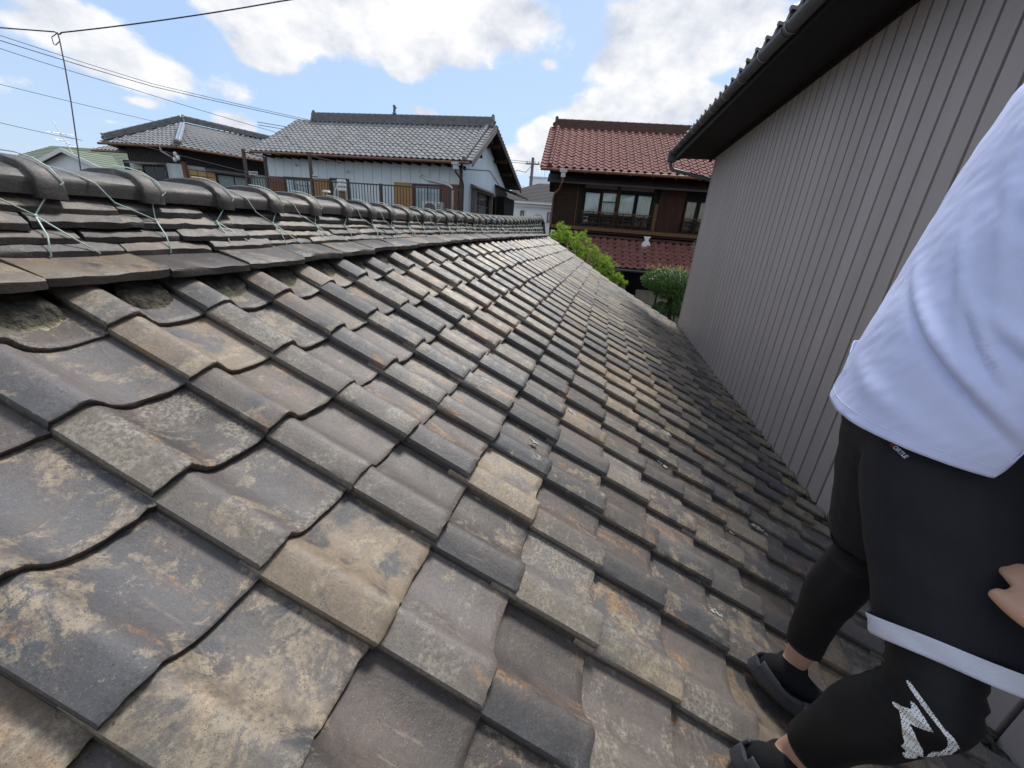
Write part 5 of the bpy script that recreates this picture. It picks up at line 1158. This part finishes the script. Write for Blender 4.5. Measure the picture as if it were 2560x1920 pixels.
def head_extra(b):
    b.sphere(HEADC, .098, 22, 16, (1.0, .80, 1.16)); b.sphere(HEADC + P(.02, 0, -.065), .068, 18, 12, (1.0, .85, .9))
    f = P(1, -.05, -.08).normalized()
    b.sphere(HEADC + f * .098 + P(0, 0, -.018), .017, 10, 8, (1.1, .8, 1.5)); b.sphere(HEADC + f * .088 + P(0, 0, -.058), .018, 10, 8, (.7, 1.4, .5)); b.sphere(HEADC + f * .08 + P(0, 0, -.095), .026, 10, 8)
    for s_ in (-1, 1): b.sphere(HEADC + P(-.005, s_ * .082, -.02), .024, 10, 8, (.8, .4, 1.3)); b.sphere(HEADC + f * .08 + P(0, s_ * .03, .022), .02, 10, 8, (.6, 1.3, .45))
link('body', organic('body', body, .0075, SKIN, extra=head_extra, smooth_it=4), person)
b = MB(); f = P(1, -.05, -.08).normalized()
for s_ in (-1, 1): b.sphere(HEADC + f * .088 + P(0, s_ * .032, .002), .0125, 12, 8)
b.build('eyes', WHITEMETAL, person, smooth=True)
b = MB()
for s_ in (-1, 1): b.sphere(HEADC + f * .0965 + P(0, s_ * .032, .002), .006, 10, 8)
b.build('irises', HAIR, person, smooth=True)
def hair_fn(co, n):
    return co + n * .005 * noise.noise(co * 60)
link('hair', organic('hair', [([(HEADC + P(-.018, 0, .02), .104), (HEADC + P(-.03, 0, .03), .100), (HEADC + P(-.045, 0, -.03), .088)], (True, True))], .01, HAIR, noisefn=hair_fn), person)

def ring(c, ax, rad, n=40, sq=(1, 1), ref=P(1, 0, 0), ph=None):
    ax = ax.normalized(); e1 = (ref - ax * ref.dot(ax)).normalized(); e2 = ax.cross(e1); o_ = []
    for k in range(n):
        a = 2 * math.pi * k / n; o_.append(c + e1 * math.cos(a) * rad * sq[0] + e2 * math.sin(a) * rad * sq[1])
    return o_
# leggings: two tubes from above the knee to a clean hem above the ankle, with creases at the knee
def leggings(name, hip, kne, ank, t_end, back, wr=1.0):
    rows = []; q = random.Random(len(name)); T = []
    for k in range(60):
        t = k / 59 * (1 + t_end)
        if t < 1: p = hip.lerp(kne, t); ax = kne - hip; r_ = lerp(.080, .062, sm(t))
        else:
            u = t - 1; p = kne.lerp(ank, u) + back * math.sin(math.pi * min(1, u * 1.15)) * .016; ax = ank - kne
            r_ = .062 + .004 * math.sin(u * 5) - .008 * sm(u / .2) * 0 if u < .12 else lerp(.060, .047, sm((u - .12) / .75))
            r_ += .006 * math.exp(-((u - .30) / .16) ** 2)
        w_ = sm((t - .82) / .1) * sm((1.22 - t) / .1); ax = (kne - hip).normalized().lerp((ank - kne).normalized(), sm((t - .85) / .3))
        rg_ = ring(p, ax, r_, 44)
        for j, v in enumerate(rg_):
            d_ = (v - p).normalized(); a = 2 * math.pi * j / 44
            rg_[j] = v + d_ * (.0042 * w_ * wr * math.sin(t * 95 + 1.6 * math.sin(a) + .8 * math.sin(2 * a)) + .0022 * noise.noise(v * 22))
        rows.append(rg_)
    last = rows[-1]; c = sum(last, P(0, 0, 0)) / 44
    rows += [[v.lerp(c, -.012) for v in last], [v.lerp(c, .07) for v in last]]
    b = MB(); b.loft(rows, True, False); o_ = b.build(name, TIGHTS, person, smooth=True); return o_
lg_r = leggings('leggings', RHIP, RKNE, RANK, .80, P(-1, .2, 0)); lg_l = leggings('leggings', LHIP, LKNE, LANK, .84, P(-1, .1, 0))
# shorts: pelvis and two loose legs fused, open below
def shorts_leg(hip, kne, t_end, r0, r1, ph, hemtilt):
    rows = []; ax = (kne - hip).normalized()
    for k in range(26):
        t = lerp(.04, t_end, k / 25); p = hip + (kne - hip) * t; r_ = lerp(r0, r1, sm(t / t_end))
        rg_ = ring(p, ax, r_, 56)
        for j, v in enumerate(rg_):
            d_ = (v - p).normalized(); a = 2 * math.pi * j / 56; dp = sm((t + .1) / .9)
            rg_[j] = v + d_ * (.007 * dp * math.sin(4 * a + ph + 1.5 * t) + .005 * dp * noise.noise(v * 11)) + ax * hemtilt * d_.x * dp
        rows.append(rg_)
    return rows
HR, KR = RHIP + P(.014, .03, 0), RKNE + P(.032, -.012, 0); HL, KL = LHIP + P(.012, -.03, 0), LKNE + P(.015, 0, 0)
sr = shorts_leg(HR, KR, .74, .118, .110, .4, .02); sl_ = shorts_leg(HL, KL, .84, .110, .088, 2.0, .0)
def shorts_fn(co, n):
    w_ = co.y * 14 - co.z * 20 + 2.2 * noise.noise(co * 6); co = co + n * .0085 * (abs(math.sin(w_)) ** .5 - .6) * max(0, noise.noise(co * 4.5 + P(2, 9, 1)) + .35) * sm((3.82 - co.z) / .1)
    h = sm((3.80 - co.z) / .30)
    return co + n * (h * (.0075 * noise.noise(co * 9 + P(3, 0, 0)) + .004 * abs(noise.noise(co * 15 + P(1, 5, 0))) + .004 * math.sin(co.z * 60 + co.x * 35 + 2 * noise.noise(co * 7)) * noise.noise(co * 5 + P(7, 7, 7))))
def leg_chain(h, k, te, r0, r1): return [(h.lerp(k, t), lerp(r0, r1, sm(t / te))) for t in (0, te * .34, te * .67, te)]
so_ = link('shorts', organic('shorts', [(leg_chain(HR, KR, .735, .118, .1065), (True, False)), (leg_chain(HL, KL, .82, .112, .098), (True, False)),
    ([(P(.692, .835, 3.79), .122), (P(.692, .945, 3.79), .122)], (True, True)), ([(P(.70, .85, 3.92), .105), (P(.70, .93, 3.92), .105)], (True, True)),
    ([(HR + P(0, .0, .05), .10), (HL + P(0, 0, .05), .10)], (True, True))], .0065, SHORTS, smooth_it=5, noisefn=shorts_fn), person)
# white hem facing along each leg opening
for rows, nm in ((sr, 'hem_band'), (sl_, 'hem_band')):
    b = MB(); l1 = rows[-1]; l0 = rows[-2]; c = sum(l1, P(0, 0, 0)) / len(l1); ax = (c - sum(l0, P(0, 0, 0)) / len(l0)).normalized()
    r_a = [v + (v - c).normalized() * .0075 - ax * .006 for v in l1]; wd = .032 if rows is sr else .001
    rs_ = [[v + ax * wd * f + (c - v) * .035 * f + (v - c).normalized() * .0015 * math.sin(j * .9 + 5 * f) for j, v in enumerate(r_a)] for f in (0, .12, .35, .6, .85, 1.)]
    rs_.append([v.lerp(c, .06) for v in rs_[-1]]); b.loft(rs_, True, False); b.build(nm, WHITETRIM if rows is sr else SHORTS, person, smooth=True)
# tee shirt: open tube with folds, hem slit at the side, sleeves
def tee_pt(a, t):
    """a: angle from the back (-X) towards the right side (-Y), t: 0 hem .. 1 shoulders."""
    z = lerp(3.795, 4.475, t); c = PEL.lerp(CHEST, 0) if t < 0 else (P(.682, .897, z).lerp(P(.815, .89, z), t ** 1.1))
    hw = lerp(.214, .225, sm(t * 1.6)) * (1 - .55 * sm((t - .8) / .2)); hd = lerp(.150, .150, t) * (1 - .60 * sm((t - .82) / .18))
    x, y = -math.cos(a) * hd, -math.sin(a) * hw; d_ = P(-math.cos(a), -math.sin(a), 0)
    f = (1 - t)
    def fold(a0, t0, slope, w_, amp, la):
        s_ = (t - t0) - slope * (a - a0); e = math.exp(-(s_ / w_) ** 2) * math.exp(-((a - a0) / la) ** 2); return amp * e
    n_ = .0030 * noise.noise(P(a * 1.7, t * 5, .3)) + .0010 * noise.noise(P(a * 4, t * 13 + a * 2, 1.3))
    n_ += fold(.62, .245, -.19, .020, .0105, .60) - fold(.66, .205, -.19, .016, .0070, .55) + fold(.62, .325, -.30, .016, .0065, .28) - fold(.66, .295, -.30, .012, .0045, .26)
    n_ += fold(1.05, .315, -.13, .018, .0080, .40) - fold(1.06, .275, -.14, .014, .0055, .38) + fold(1.20, .46, -.10, .022, .0070, .45) + fold(.25, .43, -.45, .020, .0050, .25) + fold(.85, .56, -.12, .024, .0060, .50) - fold(.85, .515, -.12, .018, .0040, .50)
    n_ += fold(.15, .62, -.5, .024, .0050, .3) + fold(1.3, .72, -.1, .03, .0080, .5) - fold(1.3, .66, -.1, .02, .0050, .5) + fold(.5, .80, -.25, .03, .0060, .5) + fold(.30, .10, -.08, .030, .0035, .5)
    n_ += .0007 * noise.noise(P(a * 9 + 3, t * 30 - a * 8, 4.)) 
    n_ = n_ * 1.7 + .008 * f * math.sin(2.2 * a + .6) * math.exp(-t * 4)
    p = c + P(x, y, 0) + d_ * n_
    p.z += (p.y - .89) * .42 * t
    if t < .12:
        dip = 0
        if a > 1.29: dip = .125 * sm((a - 1.29) / .20)
        p.z += dip * (1 - t / .12)
    return p
b = MB(); rows = []; na, ntt = 200, 120
for k in range(ntt + 1):
    t = k / ntt; rows.append([tee_pt(2 * math.pi * j / na - math.pi + 1e-4 if False else (2 * math.pi * j / na) - .9, t) for j in range(na)])
b.loft(rows, True, False)
for sh, el, s_ in ((RSH, REL, -1), (LSH, LEL, 1)):
    sl2 = []
    for k in range(12):
        t = k / 11 * .72; p = sh.lerp(el, t) + P(0, -s_ * .01, 0); rg_ = ring(p, el - sh, lerp(.088, .082, t), 28)
        sl2.append([v + (v - p).normalized() * (.004 * noise.noise(v * 18)) for v in rg_])
    b.loft(sl2, True, False)
tee = b.build('tee_shirt', TEE, person, smooth=True); sd = tee.modifiers.new('thick', 'SOLIDIFY'); sd.thickness = .003; sd.offset = 1
# stitched hem line and collar
b = MB(); b.tube([tee_pt((2 * math.pi * j / 100) - .9, .030) + P(-math.cos(2*math.pi*j/100 - .9), -math.sin(2*math.pi*j/100 - .9), 0) * .0025 for j in range(101)], .0011, 5); b.build('hem_stitching', TEE, tee, smooth=True)
# low socks and clogs
def foot_frame(ank, toe): 
    d = toe.normalized(); n_ = RN.copy(); n_ = (n_ - d * n_.dot(d)).normalized(); s_ = d.cross(n_); return d, n_, s_
def clog(ank, heel, d, side):
    """Clog from heel point (on the tiles) along d; side +1 when the outer side is along d x n."""
    n_ = RN.copy(); d = (d - n_ * d.dot(n_)).normalized(); s_ = d.cross(n_) * side; Ln = .282
    root = bpy.data.objects.new('clog', None)
    def hw(u): return (.036 + .018 * sm(u / .35) * 1.0 + .004 * sm((u - .45) / .3)) * math.sqrt(max(.02, 1 - max(0, (u - .70) / .32) ** 2.2)) * math.sqrt(max(.05, 1 - max(0, (.16 - u) / .17) ** 2.2))
    def at(u, v, h): return heel + d * (u * Ln) + s_ * v + n_ * h
    def outline(sc, h, gr=0): return [at(u, (hw(u) * sc + gr) * sg + .006 * math.sin(math.pi * u), h) for sg, us in ((1, [k / 22 for k in range(23)]), (-1, [k / 22 for k in range(22, -1, -1)])) for u in us]
    b = MB(); b.loft([outline(.93, 0), outline(1.0, .006), outline(1.03, .016), outline(1.0, .026), outline(1.02, .030), outline(.98, .036)]); sole = b.build('clog', CLOG, person, auto=40)
    b = MB(); rows = []
    for k in range(34):
        u = .012 + .976 * k / 33; w_ = hw(u) + .002; hgt = lerp(.070, .058, sm(u / .25)); hgt = lerp(hgt, .082, sm((u - .28) / .26)); hgt = hgt * (1 - .62 * sm((u - .66) / .34)) 
        cl = sm((u - .40) / .10); rw = []
        for j in range(19):
            f_ = j / 18 * 2 - 1; ang = f_ * math.pi / 2
            vv = w_ * math.sin(ang) ; hh = .030 + (hgt - .030) * max(0, math.cos(ang)) ** .62
            rw.append(at(u, math.copysign(abs(vv) ** .9 * w_ ** .1, vv) + .006 * math.sin(math.pi * u), hh) if abs(vv) > 1e-9 else at(u, .006 * math.sin(math.pi * u), hh))
        rows.append(rw)
    vs = [v for r_ in rows for v in r_]; fs = []
    for k in range(33):
        for j in range(18):
            u = k / 33; f_ = abs((j + .5) / 18 * 2 - 1)
            if u < .47 and f_ < lerp(.60, .66, u) : continue
            if .47 <= u < .56 and f_ < .60 * math.sqrt(max(0, 1 - ((u - .47) / .09) ** 2)): continue
            if (k, j) in ((24, 6), (24, 9), (24, 12), (27, 7), (27, 10), (21, 4), (21, 14), (25, 3), (25, 15)): continue
            fs.append((k*19+j, k*19+j+1, (k+1)*19+j+1, (k+1)*19+j))
    b.add(vs, fs); up_ = b.build('upper', CLOG, sole, smooth=True); m = up_.modifiers.new('thick', 'SOLIDIFY'); m.thickness = .0085; m2 = up_.modifiers.new('sub', 'SUBSURF'); m2.levels = 1; m2.render_levels = 1
    for sg in (1, -1):
        b = MB(); c = at(.47, sg * (hw(.47) * .95 + .007), .056); o_ = s_ * sg; b.tube([c - o_ * .002, c + o_ * .006, c + o_ * .008], [.0105, .0105, .007], 16); rv = b.build('rivet', CLOG, sole, auto=50)
        b = MB(); b.prism([c + o_ * .0082 + d * x + n_ * y for x, y in ((-.006, -.003), (-.002, -.006), (.003, -.004), (.006, .001), (.003, .006), (.0, .002), (-.004, .005))], o_ * .0008); b.build('emblem', WHITEMETAL, rv)
    return sole
def sock(ank, kne, heel, d):
    n_ = RN; d = (d - n_ * d.dot(n_)).normalized(); chains = [([(ank + P(0, 0, -.012), .0400), (ank + P(-.002, 0, -.030), .0430), (ank + P(-.004, 0, -.055), .045), (heel + d * .045 + n_ * .050, .036)], (False, True)), ([(heel + d * .045 + n_ * .055, .034), (heel + d * .12 + n_ * .062, .035), (heel + d * .20 + n_ * .050, .032), (heel + d * .245 + n_ * .046, .025)], (True, True))]
    link('sock', organic('sock', chains, .006, SOCK, smooth_it=3), person)
for ank, kne, heel, d, sd_ in ((LANK, LKNE, HEEL_L, DIR_L, 1), (RANK, RKNE, HEEL_R, DIR_R, 1)):
    clog(ank, heel, d, sd_); sock(ank, kne, heel, d)
# printed stroke mark on the right knee, stitched white mesh print, laid on the fabric
dgp = bpy.context.evaluated_depsgraph_get()
bvh = BVHTree.FromPolygons([lg_r.matrix_world @ v.co for v in lg_r.data.vertices] if False else [v.co.copy() for v in lg_r.data.vertices], [tuple(p.vertices) for p in lg_r.data.polygons])
PRINT = bpy.data.materials.new('white_dotted_print'); PRINT.use_nodes = True
_t = PRINT.node_tree; _b = _t.nodes['Principled BSDF']; _b.inputs['Roughness'].default_value = .7
_u = _t.nodes.new('ShaderNodeAttribute'); _u.attribute_name = 'uvw'; _v = _t.nodes.new('ShaderNodeTexVoronoi'); _v.inputs['Scale'].default_value = 26; _v.inputs['Randomness'].default_value = .25
_t.links.new(_u.outputs['Vector'], _v.inputs['Vector']); _r = _t.nodes.new('ShaderNodeMapRange'); _r.inputs[1].default_value = .20; _r.inputs[2].default_value = .30; _t.links.new(_v.outputs['Distance'], _r.inputs[0])
_m = _t.nodes.new('ShaderNodeMix'); _m.data_type = 'RGBA'; _m.inputs[6].default_value = (.01, .01, .012, 1); _m.inputs[7].default_value = (.80, .82, .80, 1); _t.links.new(_r.outputs[0], _m.inputs[0]); _t.links.new(_m.outputs[2], _b.inputs['Base Color'])
PC, PX, PY, PD = P(.6181, .5577, 3.4121), P(.6699, -.7425, 0), P(.4729, .4267, .7709), P(.5724, .5164, -.637)
STROKES = [[(-.0423,.0306),(-.0385,.0332),(.0158,.0057),(.0294,.0027),(.0405,-.0045),(.0371,-.0254),(.0289,-.0497),(.0187,-.0552),(.022,-.0374),(.029,-.0267),(.0301,-.0132),(.0255,-.0049),(.0088,.003),(-.0137,.0124),(-.0355,.0248)],
[(-.0412,-.0136),(-.039,-.011),(-.0285,-.0085),(-.0197,-.0027),(-.0247,.0066),(-.0226,.0091),(-.0136,.0049),(-.0052,.0002),(.0109,-.0104),(.0036,-.0162),(-.0119,-.0235),(-.021,-.03),(-.0294,-.0173),(-.0363,-.0168)],
[(-.0221,-.0276),(-.0124,-.0241),(-.0026,-.0317),(.0041,-.0379),(.0135,-.0452),(.0187,-.0552),(.0131,-.058),(.0124,-.0667),(.0039,-.0754),(-.0018,-.0733),(.0007,-.0649),(-.0078,-.0638),(-.0053,-.0553),(-.0119,-.0463)]]
def in_poly(x, y, pl):
    c = False; j = len(pl) - 1
    for i in range(len(pl)):
        if (pl[i][1] > y) != (pl[j][1] > y) and x < (pl[j][0] - pl[i][0]) * (y - pl[i][1]) / (pl[j][1] - pl[i][1]) + pl[i][0]: c = not c
        j = i
    return c
st = .0012; vid = {}; vs = []; fs = []; uv = []
def pv(i, j):
    if (i, j) not in vid:
        x, y = i * st, j * st; o_ = PC + PX * x + PY * y - PD * .25; hit = bvh.ray_cast(o_, PD, 1.0)
        if hit[0] is None: vid[(i, j)] = None
        else: vid[(i, j)] = len(vs); vs.append(hit[0] - PD * .0012); uv.append((x * 10, y * 10, 0))
    return vid[(i, j)]
for i in range(-45, 45):
    for j in range(-70, 40):
        if any(in_poly((i + .5) * st, (j + .5) * st, pl) for pl in STROKES):
            f = [pv(i, j), pv(i + 1, j), pv(i + 1, j + 1), pv(i, j + 1)]
            if None not in f: fs.append(tuple(f))
me = bpy.data.meshes.new('knee_print'); me.from_pydata(vs, [], fs); me.materials.append(PRINT); me.polygons.foreach_set('use_smooth', [True] * len(fs))
at_ = me.attributes.new('uvw', 'FLOAT_VECTOR', 'POINT'); at_.data.foreach_set('vector', [c for u in uv for c in u])
link('knee_print', me, lg_r)
# small waist label print on the shorts below the tee hem
def text_on(txt, c, ex, ey, h, mat, nm, parent):
    cu = bpy.data.curves.new('t', 'FONT'); cu.body = txt; cu.size = h * 1.35; cu.align_x = 'LEFT'; cu.shear = .25; cu.offset = .0004; to = bpy.data.objects.new('t', cu); COL.objects.link(to)
    me = bpy.data.meshes.new_from_object(to.evaluated_get(bpy.context.evaluated_depsgraph_get())); bpy.data.objects.remove(to); bpy.data.curves.remove(cu)
    me.materials.clear(); me.materials.append(mat); me.name = nm; n_ = ex.cross(ey); link(nm, me, parent, M=basis(c, ex, ey, n_))

ca = .62; cx_ = PEL.lerp(CHEST, 0) ; wp = P(.682, .897, 3.772)
wl = bpy.data.objects.get('shorts'); bv2 = BVHTree.FromPolygons([v.co.copy() for v in wl.data.vertices], [tuple(p.vertices) for p in wl.data.polygons])
def waist_pt(a, z):
    o_ = P(.692 - .4 * math.cos(a), .892 - .4 * math.sin(a), z); h = bv2.ray_cast(o_, P(math.cos(a), math.sin(a), 0), 1.0); return h[0], h[1]
h0 = waist_pt(.66, 3.776); h1 = waist_pt(.80, 3.771)
if h0[0] is not None and h1[0] is not None:
    ex = (h1[0] - h0[0]).normalized(); n_ = h0[1]; ey = n_.cross(ex).normalized()
    b = MB(); b.prism([h0[0] + n_ * .002 + ex * x + ey * y for x, y in ((-.007, 0), (-.001, 0), (0, .0075), (-.006, .0075))], n_ * .0006); b.build('waist_print_mark', PRINTRED, wl)
    text_on('ORTLE', h0[0] + n_ * .0026 + ex * .001, ex, ey, .0075, WHITETRIM, 'waist_print', wl)
